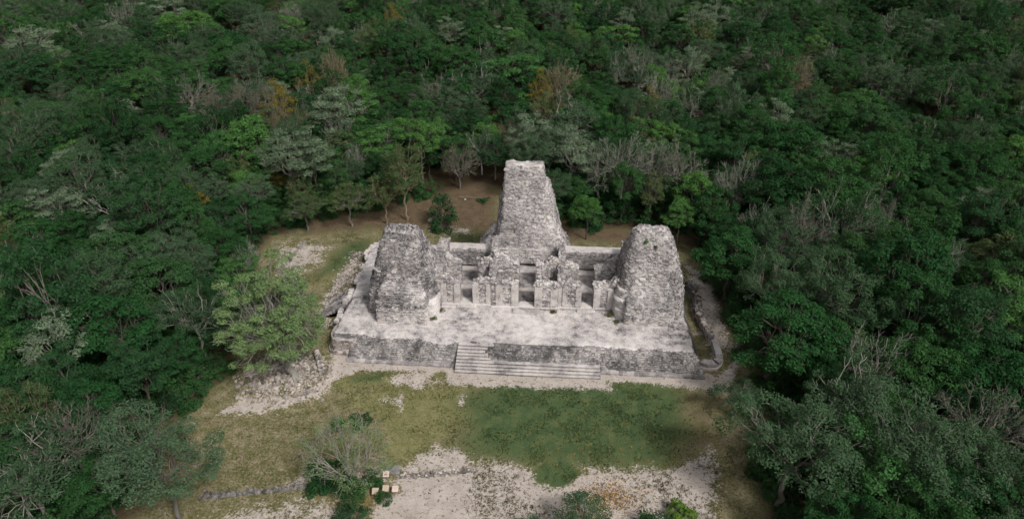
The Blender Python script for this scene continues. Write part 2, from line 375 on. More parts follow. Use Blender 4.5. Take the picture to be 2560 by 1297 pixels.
for nm, arr in (('sandy', sand), ('lawn', lawn), ('yellow', yel), ('litter', brown), ('deep', 1-poly_mask(X, Y, CLEAR, 4.0))):
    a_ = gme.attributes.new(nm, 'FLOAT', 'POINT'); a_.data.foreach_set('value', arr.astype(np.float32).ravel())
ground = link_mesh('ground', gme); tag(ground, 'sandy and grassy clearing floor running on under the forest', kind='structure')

# ------------------------------------------------------------------ the temple ruin
temple = empty('temple_ruin', (0, 10, 0))
tag(temple, 'ruined grey limestone temple with three towers on a stepped platform', 'temple')
PZ = 2.7
big_sites = []      # (pos, tangent, normal, parent) spots where single larger blocks sit

def stone_mesh(seed, nm='stone'):
    r = np.random.default_rng(seed); L, H_, D = 0.5, 0.5, 0.5
    V = []; 
    for d, sc_ in ((-0.5, 1.0), (0.25, 1.0), (0.5, 0.72)):
        for (a, b) in ((-.5, -.38), (-.38, -.5), (.38, -.5), (.5, -.38), (.5, .38), (.38, .5), (-.38, .5), (-.5, .38)):
            j = r.uniform(-.07, .07, 3); V.append(((a+j[0])*sc_, (b+j[1])*sc_, d+j[2]*.5))
    V = np.array(V); a = np.arange(8); b = np.roll(a, -1)
    Q = np.concatenate([np.stack([a, b, b+8, a+8], -1), np.stack([a+8, b+8, b+16, a+16], -1), [[16, 17, 18, 19], [16, 19, 20, 23], [20, 21, 22, 23]], [[3, 2, 1, 0], [7, 4, 3, 0], [7, 6, 5, 4]]])
    return V, Q
RIM = [mesh_from('stone', *(lambda v, q: (v, [q]))(*stone_mesh(880+q)), M['stone_pale']) for q in range(3)]
# --- platform as a height field
px_ = np.arange(-27.2, 24.4, 0.16); py_ = np.arange(-0.6, 26.8, 0.16)
PX, PY = np.meshgrid(px_, py_)
yfr = 0.05 + 0.10*fbm2(PX, PX*0, 0.3, 3, 4)
run = 2.0 + 0.7*np.clip((-PX-18)/6, 0, 1) + 0.35*fbm2(PX, PX*0, 0.25, 3, 8)
run = run - 0.75*np.exp(-((PX+11)/2.2)**2)
tf = (PY-yfr)/run
tl = (PX+26.75+0.5*fbm2(PY, PX*0, 0.3, 4, 2))/1.0
tr = (23.45-0.035*PY-PX+0.5*fbm2(PY, PX*0, 0.4, 4, 12))/1.5
tb = (26.4-PY)/0.6
def rise(t): t = np.clip(t, 0, 1); return np.where(t < 0.75, t*1.12, 0.84+(t-0.75)*0.64)
H = np.minimum(np.minimum(rise(tf), rise(tl)), np.minimum(rise(tr), rise(tb)))
PH = PZ*H
# left front corner stands back behind the rounded bastion
cut = np.clip((-23.7-PX)/0.25, 0, 1)*np.clip((1.7-PY)/0.3, 0, 1); PH = PH*(1-cut)
# a ruined rubble slope where the upper steps are gone
ruin = np.where((PX > -9.0) & (PX < 9.9), 1.05+(PY+0.05)*0.98, -1)
PH = np.where((PY > -0.1) & (ruin > 0), np.maximum(PH, np.minimum(ruin, PZ)), PH)
rough = 0.10*fbm2(PX, PY, 1.3, 3, 21)
PH = PH + np.where(PH > 0.05, rough*np.where(H < 0.98, 1.3, 0.35), 0) + 0.05*fbm2(PX, PY, 0.25, 2, 31)*(H > 0.9)
PH = np.where(H <= 0.0, -0.4, PH)
nyp, nxp = PX.shape
ii = np.arange(nxp*nyp).reshape(nyp, nxp)
mb = MB(); mb.add(np.stack([PX, PY, PH], -1), np.stack([ii[:-1, :-1], ii[:-1, 1:], ii[1:, 1:], ii[1:, :-1]], -1).reshape(-1, 4))
platform = mb.build('platform', M['floor'], temple, smooth=True)
platform.data.materials.append(M['facing_core'])
_hm = (H[:-1, :-1]+H[1:, 1:])/2; platform.data.polygons.foreach_set('material_index', (((_hm < 0.93) & (PY[:-1, :-1] < 3.5)) | ((_hm < 0.9))).astype(np.int32).ravel())
tag(platform, 'low stone platform with sloping front wall and worn pale plaster floor')
def plat_z(x, y):
    i = np.clip(((np.asarray(x)+27.2)/0.16).astype(int), 0, nxp-1); j = np.clip(((np.asarray(y)+0.6)/0.16).astype(int), 0, nyp-1)
    return PH[j, i]
# stones of the sloping front, right flank and rim
def slope_stones(mb, x0, x1, courses, skip=0.06, lmin=0.32, lmax=0.72, hz=0.24, seed=1, top=1.0):
    r = np.random.default_rng(seed)
    C, T, N, L, Hh, D = [], [], [], [], [], []
    for q in range(courses):
        x = x0+r.uniform(0, .4)
        while x < x1:
            l = r.uniform(lmin, lmax); xm = x+l/2
            f_ = (q+0.5)/courses*top
            i = int(np.clip((xm+27.2)/0.16, 0, nxp-1)); col = PH[:, i]
            jj = np.argmax(col > f_*PZ*0.97); y = py_[jj]
            if r.random() > skip and jj > 0:
                z = col[jj]; dz = (col[min(jj+2, nyp-1)]-col[max(jj-2, 0)])/(0.16*4)
                n_ = np.array([0, -max(dz, 0.3), 1.0]); n_ /= np.linalg.norm(n_)
                C.append((xm, y, z)); a = r.normal(0, .06); t_ = np.array([1, 0, a]); t_ -= n_*(t_@n_); t_ /= np.linalg.norm(t_)
                T.append(t_); N.append(n_); L.append(l*0.94); Hh.append(hz*r.uniform(.75, 1.25)); D.append(r.uniform(0.0, 0.10))
                if r.random() < 0.05 and -23 < xm < 23: big_sites.append((np.array(C[-1]), t_, n_, 'platform'))
            x += l
    stones(mb, np.array(C), np.array(T), np.array(N), np.array(L), np.array(Hh), np.array(D), jit=0.2)
mb = MB(); slope_stones(mb, -23.8, -9.2, 17, seed=2, top=0.97, hz=0.21, lmin=.2, lmax=.48); slope_stones(mb, 9.9, 23.0, 17, seed=3, top=0.97, hz=0.21, lmin=.2, lmax=.48)
sl = mb.build('facing_stones', M['facing'], platform); tag(sl, kind='stuff')
mb = MB(); slope_stones(mb, -5.2, 9.9, 15, seed=4, top=0.97, hz=0.2, lmin=.2, lmax=.45)
sl = mb.build('rubble_facing', M['facing'], platform); tag(sl, kind='stuff')
# low plinth course along the foot of the front
r = np.random.default_rng(11)
for (a, b) in ((-23.9, -9.2), (10.0, 23.4)):
    mb = MB(); x = a
    while x < b:
        l = min(r.uniform(0.5, 1.1), b-x+0.05); h = r.uniform(0.24, 0.36); y0 = -0.42+r.uniform(-.05, .05)
        box(mb, x, x+l*1.002, y0, 0.3, -0.3, h); x += l
    mb.build('plinth', M['stone'], platform)

# --- stairway: each step a part of its own
stair = empty('stairway', (0.4, -1.5, 0)); stair.parent = temple; stair.location = Vector((0.4, -1.5, 0))-Vector(temple['_o']); tag(stair, 'broad stone stairway whose upper steps survive only at its left end')
r = np.random.default_rng(5)
for s in range(9):
    mb = MB(); y0 = -1.42+0.325*s; z1 = 0.3*(s+1); x0 = -9.15+0.03*s
    x1 = (9.95, 9.9, 9.85, 9.8, -4.6, -4.9, -5.3, -5.0, -4.2)[s]
    x = x0
    while x < x1-0.05:
        l = min(r.uniform(0.9, 2.2), x1-x)
        if x1-(x+l) < 0.5: l = x1-x
        j = r.uniform(-.03, .03, 3)
        box(mb, x+0.003, x+l-0.003, y0+j[0]-0.05, y0+1.1, z1-0.11, z1+j[1]*0.5); x += l
    # the ends and the body of the flight
    if s == 3: box(mb, x0+0.05, 9.7, y0+0.3, y0+1.4, -0.3, z1-0.06)
    if s == 0: box(mb, x0+0.05, 9.85, y0+0.2, y0+1.3, -0.3, 0.24)
    if s > 3: box(mb, x0+0.06, x1-0.08, y0+0.25, y0+1.2, -0.2, z1-0.05)
    st = mb.build('step', M['tread'], stair)  # treads in lighter stone than the risers below
    mr = MB(); x = x0+.04
    while x < x1-0.1:
        l = min(r.uniform(0.35, .8), x1-x-.04)
        if l < 0.05: break
        box(mr, x, x+l-.004, y0+0.06+r.uniform(-.03, .03), y0+1.0, (-0.3 if s == 0 else z1-0.42), z1-0.112); x += l
    tag(mr.build('riser', M['stone_dark'], stair), 'dark grey riser under the tread')

# --- towers
def profile(tab):
    tab = np.array(tab, float)
    return lambda z: [np.interp(z, tab[:, 0], tab[:, i]) for i in range(1, 5)]
def ring(prof, z, th, e):
    xl, xr, yf, yb = prof(z)
    ct, s_ = np.cos(th), np.sin(th)
    d = (np.abs(ct)**e+np.abs(s_)**e)**(-1/e)
    return np.stack([(xl+xr)/2+(xr-xl)/2*d*ct, (yf+yb)/2+(yb-yf)/2*d*s_, np.broadcast_to(z, th.shape)], -1)
def loft(mb, tab, e, z0, z1, ztop=None, amp=0.18, nz=60, nth=128, seed=0, cap=0.55):
    prof = profile(tab); th = np.linspace(0, 2*np.pi, nth, endpoint=False)
    R = []
    zs = np.linspace(z0, z1, nz)
    for z in zs: R.append(ring(prof, np.full(nth, z), th, e))
    base = R[-1]; c0 = base.mean(0)
    for q in (0.85, 0.6, 0.3, 0.02):
        rr = (base-c0)*q+c0; rr[:, 2] = z1+cap*(1-q)**0.6*0.5; R.append(rr)
    R = np.array(R); sh = R.shape
    P = R.reshape(-1, 3)
    cxy = np.stack([np.interp(P[:, 2], zs, [(prof(z)[0]+prof(z)[1])/2 for z in zs]), np.interp(P[:, 2], zs, [(prof(z)[2]+prof(z)[3])/2 for z in zs])], 1)
    out = P[:, :2]-cxy; out /= np.linalg.norm(out, axis=1, keepdims=True)+1e-6
    d = amp*(1.3*fbm(P, 0.45, 4, seed)+0.5*fbm(P, 2.0, 3, seed+5))
    P[:, :2] += out*d[:, None]
    if ztop is not None:
        zt = ztop(P[:, 0]) + 0.22*fbm(P*np.array([1, 1, 0]), 1.6, 3, seed+9)
        P[:, 2] = np.where(P[:, 2] > z1-2.6, np.minimum(P[:, 2], zt-(z1-np.minimum(P[:, 2], z1))*0.12), P[:, 2])
    else:
        P[:, 2] += np.where(P[:, 2] > z1-0.2, 0.30*fbm(P*np.array([1, 1, 0]), 0.9, 4, seed+9), 0)
    n = len(R); ii = np.arange(n*nth).reshape(n, nth); jj = np.roll(ii, -1, 1)
    mb.add(P, np.stack([ii[:-1], jj[:-1], jj[1:], ii[1:]], -1).reshape(-1, 4))
    return P.reshape(sh), th
def loft_stones(mb, P, z0, z1, dz=0.18, lmin=0.20, lmax=0.48, skip=0.10, seed=0, dmax=0.14, big=None, bigp=0.0, back=0.55):
    """courses of stones round a lofted body P (levels, angles, 3)"""
    r = np.random.default_rng(seed); lev = P[:, :, 2].mean(1)
    C, T, N, L, Hh, D = [], [], [], [], [], []
    z = z0
    while z < z1:
        h = dz*r.uniform(0.75, 1.3)
        i = int(np.clip(np.searchsorted(lev, z), 1, len(P)-1)); f_ = (z-lev[i-1])/(lev[i]-lev[i-1]+1e-9); f_ = min(max(f_, 0), 1)
        ringp = P[i-1]*(1-f_)+P[i]*f_; upv = P[i]-P[i-1]
        nxt = np.roll(ringp, -1, 0); seg = np.linalg.norm(nxt-ringp, axis=1); s = np.concatenate([[0], np.cumsum(seg)])
        a = r.uniform(0, .4)
        while a < s[-1]:
            l = r.uniform(lmin, lmax); m = a+l/2; a += l
            if m >= s[-1] or r.random() < skip: continue
            q = np.searchsorted(s, m)-1; f2 = (m-s[q])/(seg[q]+1e-9)
            p = ringp[q]*(1-f2)+nxt[q]*f2; t = nxt[q]-ringp[q]; t[2] *= 0.3; t = t/(np.linalg.norm(t)+1e-9)
            u = upv[q]/(np.linalg.norm(upv[q])+1e-9); n_ = np.cross(t, u); n_ /= np.linalg.norm(n_)+1e-9
            if n_[1] > back: continue
            C.append(p); T.append(t); N.append(n_); L.append(l*0.95); Hh.append(h*0.98); D.append(abs(r.normal(0.03, 0.5*dmax)))
            if big is not None and r.random() < bigp and n_[1] < -0.3: big_sites.append((p, t, n_, big))
        z += h
    stones(mb, np.array(C), np.array(T), np.array(N), np.array(L), np.array(Hh), np.array(D), jit=0.22)

PARTS = {'platform': platform}
def tower(label, body, e, z0, z1, ztop, block, bz1, seed, mat, amp=0.25):
    mb = MB(); P, _ = loft(mb, body, e, z0, z1, ztop, amp, seed=seed)
    t = mb.build('tower', M['core'], temple, origin=((body[0][1]+body[0][2])/2, (body[0][3]+body[0][4])/2, z0)); tag(t, label)
    key = 'tower%d' % seed; PARTS[key] = t
    ms = MB(); loft_stones(ms, P, z0+0.15, z1+0.2, seed=seed+1, big=key, bigp=0.018)
    # rubble crowning the broken top
    r = np.random.default_rng(seed+7); top = P[-5:].reshape(-1, 3); pick = top[r.integers(0, len(top), 260)]+r.normal(0, .05, (260, 3))
    tt = r.normal(0, 1, (260, 3)); tt[:, 2] *= .2; tt /= np.linalg.norm(tt, axis=1, keepdims=True); nn = np.tile([0, 0, 1.0], (260, 1))+r.normal(0, .3, (260, 3)); nn /= np.linalg.norm(nn, axis=1, keepdims=True)
    tt -= nn*np.einsum('ij,ij->i', tt, nn)[:, None]; tt /= np.linalg.norm(tt, axis=1, keepdims=True)
    stones(ms, pick, tt, nn, r.uniform(.18, .36, 260), r.uniform(.14, .26, 260), r.uniform(.0, .08, 260), 0.25)
    s = ms.build('masonry', M[mat], t); tag(s, kind='stuff')
    if block:
        mb = MB(); Pb, _ = loft(mb, block, 14, z0, bz1, None, 0.09, nz=40, seed=seed+30, cap=0.1)
        b = mb.build('false_stair', M['core'], t); tag(b, 'steep block of the mock stair in front of the tower')
        ms = MB(); loft_stones(ms, Pb, z0+0.1, 5.3, dz=0.2, seed=seed+31, dmax=0.05, skip=0.04, lmin=.3, lmax=.75, big=key, bigp=0.012)
        s = ms.build('dressed_masonry', M['stone_pale'], t); tag(s, kind='stuff')
        ms = MB(); loft_stones(ms, Pb, 5.3, bz1+0.1, seed=seed+32, dmax=0.13, big=key, bigp=0.012)
        s = ms.build('stair_masonry', M[mat], t); tag(s, kind='stuff')
    return t, P
# z, xl, xr, yf, yb
LT = [(2.4, -22.7, -12.5, 6.9, 15.2), (5.5, -22.3, -12.8, 7.2, 15.0), (8.0, -21.7, -13.2, 7.6, 14.6), (9.6, -21.2, -13.6, 7.9, 14.2), (11.7, -20.5, -14.2, 8.2, 13.0), (13.4, -19.9, -14.7, 8.7, 12.0), (14.9, -19.4, -15.0, 9.0, 11.3)]
LB = [(2.4, -20.75, -13.7, 4.95, 9.0), (5.6, -20.6, -13.75, 5.15, 9.5), (6.6, -20.5, -13.85, 5.8, 9.6), (8.0, -20.0, -14.5, 7.2, 9.8), (9.7, -18.9, -15.6, 8.1, 10.0)]
tl_, PL = tower('massive darker tower at the left end, its top sloping down to the right', LT, 6.5, 2.4, 14.8,
     lambda x: 14.95-0.16*np.clip(x+17.4, 0, 9)-0.2*np.clip(-18.6-x, 0, 9), LB, 9.6, 100, 'stone_dark')
RT = [(2.4, 11.9, 21.7, 8.2, 16.4), (5.5, 12.1, 21.4, 8.5, 16.2), (8.0, 12.4, 20.9, 8.9, 15.8), (10.0, 12.7, 20.4, 9.2, 15.4), (12.0, 13.0, 19.7, 9.5, 14.4), (13.8, 13.3, 19.1, 9.9, 13.2), (15.4, 13.8, 18.4, 10.3, 12.4)]
RB = [(2.4, 13.2, 19.95, 6.9, 10.6), (5.4, 13.25, 19.85, 7.1, 11), (6.6, 13.3, 19.7, 7.9, 11), (8.0, 13.8, 19.1, 8.8, 11.2), (9.7, 14.8, 18.2, 9.5, 11.4)]
def rt_top(x): return 15.5-0.42*np.clip(14.9-x, 0, 9)**1.5-0.28*np.exp(-((x-16.5)/0.5)**2)-0.65*np.clip(x-17.9, 0, 9)
tr_, PR = tower('rounded tower at the right end with tufts of plants near its domed top', RT, 4.8, 2.4, 15.4, rt_top, RB, 9.6, 200, 'stone')
CT = [(2.4, -6.3, 4.5, 18.9, 29), (6.6, -5.85, 4.1, 19.0, 29), (8.0, -5.6, 3.75, 19.4, 28.6), (10.0, -5.35, 3.3, 20.1, 28), (12.0, -5.1, 2.85, 20.9, 27.5), (14.2, -4.75, 2.35, 21.6, 26.6), (15.6, -4.5, 1.8, 22.0, 26.0)]
tc_, PC = tower('tallest tower rising at the middle of the back wall', CT, 8, 2.4, 15.3, None, None, 0, 300, 'stone', amp=0.24)
SH = [(7.0, -5.45, 3.6, 19.0, 24.5), (8.5, -5.15, 3.1, 19.3, 24.5), (10.0, -4.85, 2.4, 19.7, 24.5), (11.2, -4.6, 1.8, 20.0, 24.5), (14.0, -4.4, 1.6, 20.7, 24.3), (17.0, -4.25, 1.42, 21.4, 24.1), (19.0, -4.12, 1.28, 21.9, 23.9)]
mb = MB(); P, _ = loft(mb, SH, 16, 7.0, 18.85, None, 0.13, nz=60, seed=320, cap=0.12); mb.build('tower_shaft', M['core'], tc_)
ms = MB(); loft_stones(ms, P, 7.1, 18.95, seed=321, big='tower300', bigp=0.02); s_ = ms.build('shaft_masonry', M['stone'], tc_); tag(s_, kind='stuff')
# shoulders of the central tower: broken vault stumps left and right
for (tab, z1, seed, lab) in (([(2.4, -8.6, -5.0, 20.4, 25), (5.2, -8.3, -5.0, 20.6, 24.5), (7.2, -7.1, -5.0, 21.0, 24), (8.6, -6.2, -5.0, 21.3, 23.5)], 8.4, 340, None),
                             ([(2.4, 3.4, 6.2, 19.6, 25), (5.4, 3.4, 5.6, 19.8, 24.5), (7.4, 3.0, 4.6, 20.2, 24), (9.0, 2.8, 3.9, 20.8, 23.5)], 8.8, 350, None)):
    mb = MB(); P, _ = loft(mb, tab, 4, 2.4, z1, None, 0.3, nz=24, nth=64, seed=seed)
    o = mb.build('tower_shoulder', M['core'], tc_)
    ms = MB(); loft_stones(ms, P, 2.6, z1+.2, seed=seed+1)
    s = ms.build('shoulder_masonry', M['stone'], tc_); tag(s, kind='stuff')
# rounded tiers flanking the right tower's and the left tower's base
def tier(parent, tab, z0, z1, seed, mat='stone_cream'):
    mb = MB(); P, _ = loft(mb, tab, 3.0, z0, z1, None, 0.05, nz=24, nth=80, seed=seed, cap=0.15)
    o = mb.build('rounded_corner', M[mat], parent)
    ms = MB(); loft_stones(ms, P, z0+.1, z1, dz=0.3, lmin=.5, lmax=1.0, dmax=0.03, skip=0.02, seed=seed+1)
    ms.build('corner_blocks', M[mat], parent)
tier(tr_, [(2.4, 11.75, 15.5, 7.9, 12.5), (4.2, 11.75, 15.5, 7.9, 12.5), (4.3, 11.95, 15.5, 8.1, 12.5), (5.6, 11.95, 15.5, 8.1, 12.5)], 2.4, 5.6, 401)
tier(tr_, [(5.5, 11.7, 15.5, 7.95, 12.5), (5.8, 11.7, 15.5, 7.95, 12.5), (6.0, 12.0, 15.5, 8.2, 12.5), (7.2, 12.1, 15.5, 8.3, 12.5)], 5.5, 7.1, 411, 'stone_pale')
tier(tl_, [(2.4, -16, -12.45, 6.6, 11), (4.6, -16, -12.5, 6.7, 11), (5.4, -16, -12.7, 6.9, 11)], 2.4, 5.2, 421, 'stone_cream')

# --- walls of the rooms between the towers
def wall(name, P0, P1, th, zb, top, parent, mat, seed, dz=0.22, both=False, rubble=True, core='core', lmin=.28, lmax=.65, dmax=0.06, big=0.010, label=None):
    """a masonry wall from P0 to P1 (plan points on its front face), `th` deep behind it; top(s) = height along it"""
    r = np.random.default_rng(seed); P0 = np.array(P0, float); P1 = np.array(P1, float); d = P1-P0; Ln = np.hypot(*d); d /= Ln
    nrm = np.array([d[1], -d[0]])                     # outward of the front face
    n = max(3, int(Ln/0.3)); ss = np.linspace(0, Ln, n)
    zt = np.array([top(s) for s in ss])+0.10*fbm2(ss*1.0, ss*0+seed, 1.3, 3, seed)
    mb = MB()
    # front bottom/top, back top/bottom per station
    V = np.zeros((n, 4, 3))
    for a, (off, up) in enumerate(((0, 0), (0, 1), (1, 1), (1, 0))):
        xy = P0[None]+d[None]*ss[:, None]-nrm[None]*(off*th); V[:, a, :2] = xy; V[:, a, 2] = zt+r.uniform(-.05, .05, n) if up else zb
    i0 = 4*np.arange(n-1)
    Q = []
    for a in range(3): Q.append(np.stack([i0+a, i0+4+a, i0+5+a, i0+1+a], -1))
    Q = np.concatenate(Q); mb.add(V.reshape(-1, 3), np.concatenate([Q, [[0, 1, 2, 3]], [[4*n-1, 4*n-2, 4*n-3, 4*n-4]]]))
    o = mb.build(name, M[core], parent)
    if label: tag(o, label)
    key = name+str(seed); PARTS[key] = o
    C, T, N, L, Hh, D = [], [], [], [], [], []
    t3 = np.array([d[0], d[1], 0]); n3 = np.array([nrm[0], nrm[1], 0])
    faces = [(P0, n3)] + ([(P0-nrm*th, -n3)] if both else [])
    for Pf, nf in faces:
        z = zb
        while z < zt.max():
            h = dz*r.uniform(.8, 1.25); s = r.uniform(0, .3)
            while s < Ln-0.12:
                l = min(r.uniform(lmin, lmax), Ln-s)
                if z+h*0.6 < np.interp(s+l/2, ss, zt) and r.random() > 0.05:
                    xy = Pf+d*(s+l/2); C.append((xy[0], xy[1], z+h/2)); T.append(t3); N.append(nf); L.append(l*.96); Hh.append(h*.96); D.append(abs(r.normal(.02, dmax)))
                    if r.random() < big: big_sites.append((np.array(C[-1]), t3, nf, key))
                s += l
            z += h
    if rubble:
        m = int(Ln*th*9)
        s = r.uniform(0, Ln, m); q = r.uniform(0, th, m); xy = P0[None]+d[None]*s[:, None]-nrm[None]*q[:, None]
        for a in range(m):
            nn = np.array([0, 0, 1.0])+r.normal(0, .25, 3); nn /= np.linalg.norm(nn); t_ = r.normal(0, 1, 3); t_ -= nn*(t_@nn); t_ /= np.linalg.norm(t_)
            C.append((xy[a, 0], xy[a, 1], np.interp(s[a], ss, zt))); T.append(t_); N.append(nn); L.append(r.uniform(.22, .5)); Hh.append(r.uniform(.18, .35)); D.append(r.uniform(.03, .22))
    ms = MB(); stones(ms, np.array(C), np.array(T), np.array(N), np.array(L), np.array(Hh), np.array(D), 0.18)
    s_ = ms.build('masonry', M[mat], o); tag(s_, kind='stuff')
    return o
def lin(*pts):
    a = np.array(pts, float); return lambda s: np.interp(s, a[:, 0], a[:, 1])
YF = 10.0
# front wall (pieces between the doorways), top about 6.7
fw_segs = [(-13.2, -9.75, 9.95, [(0, 8.4), (1.2, 7.4), (1.8, 6.6), (3.5, 6.45)]), (-7.95, -5.35, 9.95, [(0, 6.5), (1.2, 6.75), (2.6, 6.7)]),
           (-5.35, -1.5, 9.75, [(0, 6.9), (2, 6.75), (3.9, 6.55)]), (0.72, 4.05, 9.75, [(0, 6.6), (1.5, 6.9), (3.3, 6.75)]),
           (4.05, 7.15, 10.05, [(0, 6.9), (1.5, 6.85), (3.1, 6.6)]), (8.9, 12.6, 10.15, [(0, 6.7), (1.8, 6.75), (2.6, 7.3), (3.7, 8.2)])]
for q, (x0, x1, y, tp) in enumerate(fw_segs):
    wall('front_wall', (x0, y), (x1, y), 1.15, 2.5, lin(*tp), temple, 'panel_stone', 500+q*3, both=False)
# middle wall, with doorways over the front ones
mw = [(-13.2, -10.0, [(0, 8.8), (1.4, 8.2), (2.2, 7.3), (3.2, 7.0)]), (-7.65, -5.3, [(0, 7.1), (1, 7.6), (2.4, 8.3)]),
      (-5.3, -1.6, [(0, 8.7), (1.2, 8.5), (2.4, 7.8), (3.7, 7.3)]), (0.75, 4.0, [(0, 7.3), (1.4, 7.6), (2.4, 8.3), (3.2, 8.0)]),
      (4.0, 6.9, [(0, 7.5), (1.6, 7.5), (2.9, 7.0)]), (9.1, 12.6, [(0, 7.0), (1.2, 7.3), (2.2, 8.3), (3.5, 9.2)])]
for q, (x0, x1, tp) in enumerate(mw):
    wall('middle_wall', (x0, 13.75), (x1, 13.75), 1.2, 2.5, lin(*tp), temple, 'stone_pale', 540+q*3)
# cross walls between the suites, and rubble ends against the towers
wall('cross_wall', (-5.75, 18.4), (-5.75, 10.9), 0.85, 2.5, lin((0, 9.2), (3, 8.4), (5, 7.6), (7.5, 6.7)), temple, 'stone', 580, both=True)
wall('cross_wall', (3.95, 18.4), (3.95, 10.9), 0.85, 2.5, lin((0, 8.6), (3, 8.3), (5, 7.6), (7.5, 6.8)), temple, 'stone', 583, both=True)
wall('end_wall', (-13.4, 18.0), (-13.4, 10.4), 1.2, 2.5, lin((0, 8.8), (3, 9.6), (5, 9.3), (7.6, 8.2)), temple, 'stone', 586, both=True)
wall('end_wall', (13.0, 18.0), (13.0, 10.4), 1.2, 2.5, lin((0, 9.2), (3, 9.6), (5, 9.4), (7.6, 8.4)), temple, 'stone', 589, both=True)
# back wall: lower part under the corbelled upper part, its shade put into colour
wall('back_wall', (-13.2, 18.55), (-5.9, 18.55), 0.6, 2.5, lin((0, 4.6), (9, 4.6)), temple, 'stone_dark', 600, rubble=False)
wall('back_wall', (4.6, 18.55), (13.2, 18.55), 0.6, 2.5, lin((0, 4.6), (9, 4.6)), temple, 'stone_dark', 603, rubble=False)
def upper_wall(x0, x1, y, zb, zt, th, mat, seed, name='vault_wall', coping=True):
    o = wall(name, (x0, y), (x1, y), th, zb, lin((0, zt), (x1-x0, zt)), temple, mat, seed, rubble=False, dz=0.2)
    if coping:
        mb = MB(); r = np.random.default_rng(seed)
        n = int((x1-x0)/0.25); xs = np.linspace(x0, x1, n); V = []
        for v in np.linspace(0, 1, 6): V.append(np.stack([xs, y-0.05+r.uniform(-.08, .08, n)*(v == 0)+v*(th+0.35), zt+0.09+0.05*fbm2(xs, xs*0+v*3, 1.5, 3, seed)-0.12*(v in (0, 1))], -1))
        V = np.array(V); ii = np.arange(V.shape[0]*n).reshape(V.shape[0], n)
        V0 = V[0]-np.array([0, 0, .35]); V1 = V[-1]-np.array([0, 0, 1.5]); VV = np.concatenate([V0[None], V, V1[None]]); ii = np.arange(len(VV)*n).reshape(len(VV), n)
        mb.add(VV, np.stack([ii[:-1, :-1], ii[:-1, 1:], ii[1:, 1:], ii[1:, :-1]], -1).reshape(-1, 4))
        mb.build('coping', M['stone_pale'], o)
    return o
upper_wall(-13.2, -5.6, 17.9, 4.35, 7.0, 1.6, 'stone', 610)
upper_wall(4.3, 13.2, 17.9, 4.35, 7.15, 1.6, 'stone', 613)
upper_wall(-5.35, 3.75, 18.3, 4.7, 7.15, 0.9, 'stone_cream', 616, coping=False)
wall('back_wall', (-5.4, 18.9), (3.8, 18.9), 0.4, 2.5, lin((0, 4.9), (9.2, 4.9)), temple, 'stone_dark', 619, rubble=False)  # recess shade coloured into the middle section as well
# room floors and benches
def slab(name, x0, x1, y0, y1, z0, z1, mat, seed, parent=temple, bev=0.05):
    """a worn slab: gridded top, rounded edges"""
    nx_, ny_ = max(3, int((x1-x0)/0.25)), max(3, int((y1-y0)/0.25))
    xs, ys = np.linspace(x0, x1, nx_), np.linspace(y0, y1, ny_); A, B = np.meshgrid(xs, ys)
    Zt = z1+0.035*fbm2(A, B, 0.8, 3, seed); edge = np.minimum(np.minimum(A-x0, x1-A), np.minimum(B-y0, y1-B)) < 1e-6; Zt = Zt-edge*bev
    ii = np.arange(nx_*ny_).reshape(ny_, nx_); mb = MB()
    mb.add(np.stack([A, B, Zt], -1), np.stack([ii[:-1, :-1], ii[:-1, 1:], ii[1:, 1:], ii[1:, :-1]], -1).reshape(-1, 4))
    per = np.concatenate([ii[0, :-1], ii[:-1, -1], ii[-1, :0:-1], ii[:0:-1, 0]])
    top = np.stack([A, B, Zt], -1).reshape(-1, 3)[per]; cx, cy_ = (x0+x1)/2, (y0+y1)/2
    mid = top.copy(); mid[:, 0] += np.where(np.abs(mid[:, 0]-x0) < 1e-6, -bev*.6, np.where(np.abs(mid[:, 0]-x1) < 1e-6, bev*.6, 0)); mid[:, 1] += np.where(np.abs(mid[:, 1]-y0) < 1e-6, -bev*.6, np.where(np.abs(mid[:, 1]-y1) < 1e-6, bev*.6, 0)); mid[:, 2] -= bev
    bot = mid.copy(); bot[:, 2] = z0; m = len(per); a = np.arange(m); b = np.roll(a, -1)
    mb.add(np.concatenate([top, mid, bot]), np.concatenate([np.stack([a, a+m, b+m, b], -1), np.stack([a+m, a+2*m, b+2*m, b+m], -1)]))
    return mb.build(name, M[mat], parent)
slab('room_floor', -13, 13, 10.3, 13.6, 2.3, 3.12, 'room_floor', 1)
slab('room_floor', -13, 13, 13.65, 18.9, 2.3, 3.5, 'room_floor', 2)
for (a, b) in ((-12.2, -6.2), (-4.9, 3.5), (4.9, 12.2)):
    slab('bench', a, b, 16.9, 18.7, 2.4, 4.0, 'tread', 3)
    slab('bench', a, b, 12.95, 13.72, 2.4, 3.52, 'tread', 4)
# plinth of the facade, door sills and steps
for q, (x0, x1, y, tp) in enumerate(fw_segs):
    slab('wall_plinth', max(x0, -12.4), min(x1, 12.2), y-0.32, y+0.2, 2.3, 3.06, 'stone_pale', 40+q)
for (a, b, y) in ((-9.75, -7.95, 9.95), (-1.5, 0.72, 9.75), (7.15, 8.9, 10.1)):
    slab('door_sill', a+0.01, b-0.01, y-0.28, y+1.2, 2.3, 3.16, 'stone_cream', 50)
slab('door_step', -10.15, -7.55, 9.1, 9.64, 2.3, 2.98, 'stone_pale', 60)
slab('door_step', 6.8, 9.25, 9.2, 9.78, 2.3, 2.98, 'stone_pale', 61)
slab('door_step', -2.2, 1.55, 8.35, 9.44, 2.3, 3.02, 'stone', 62)
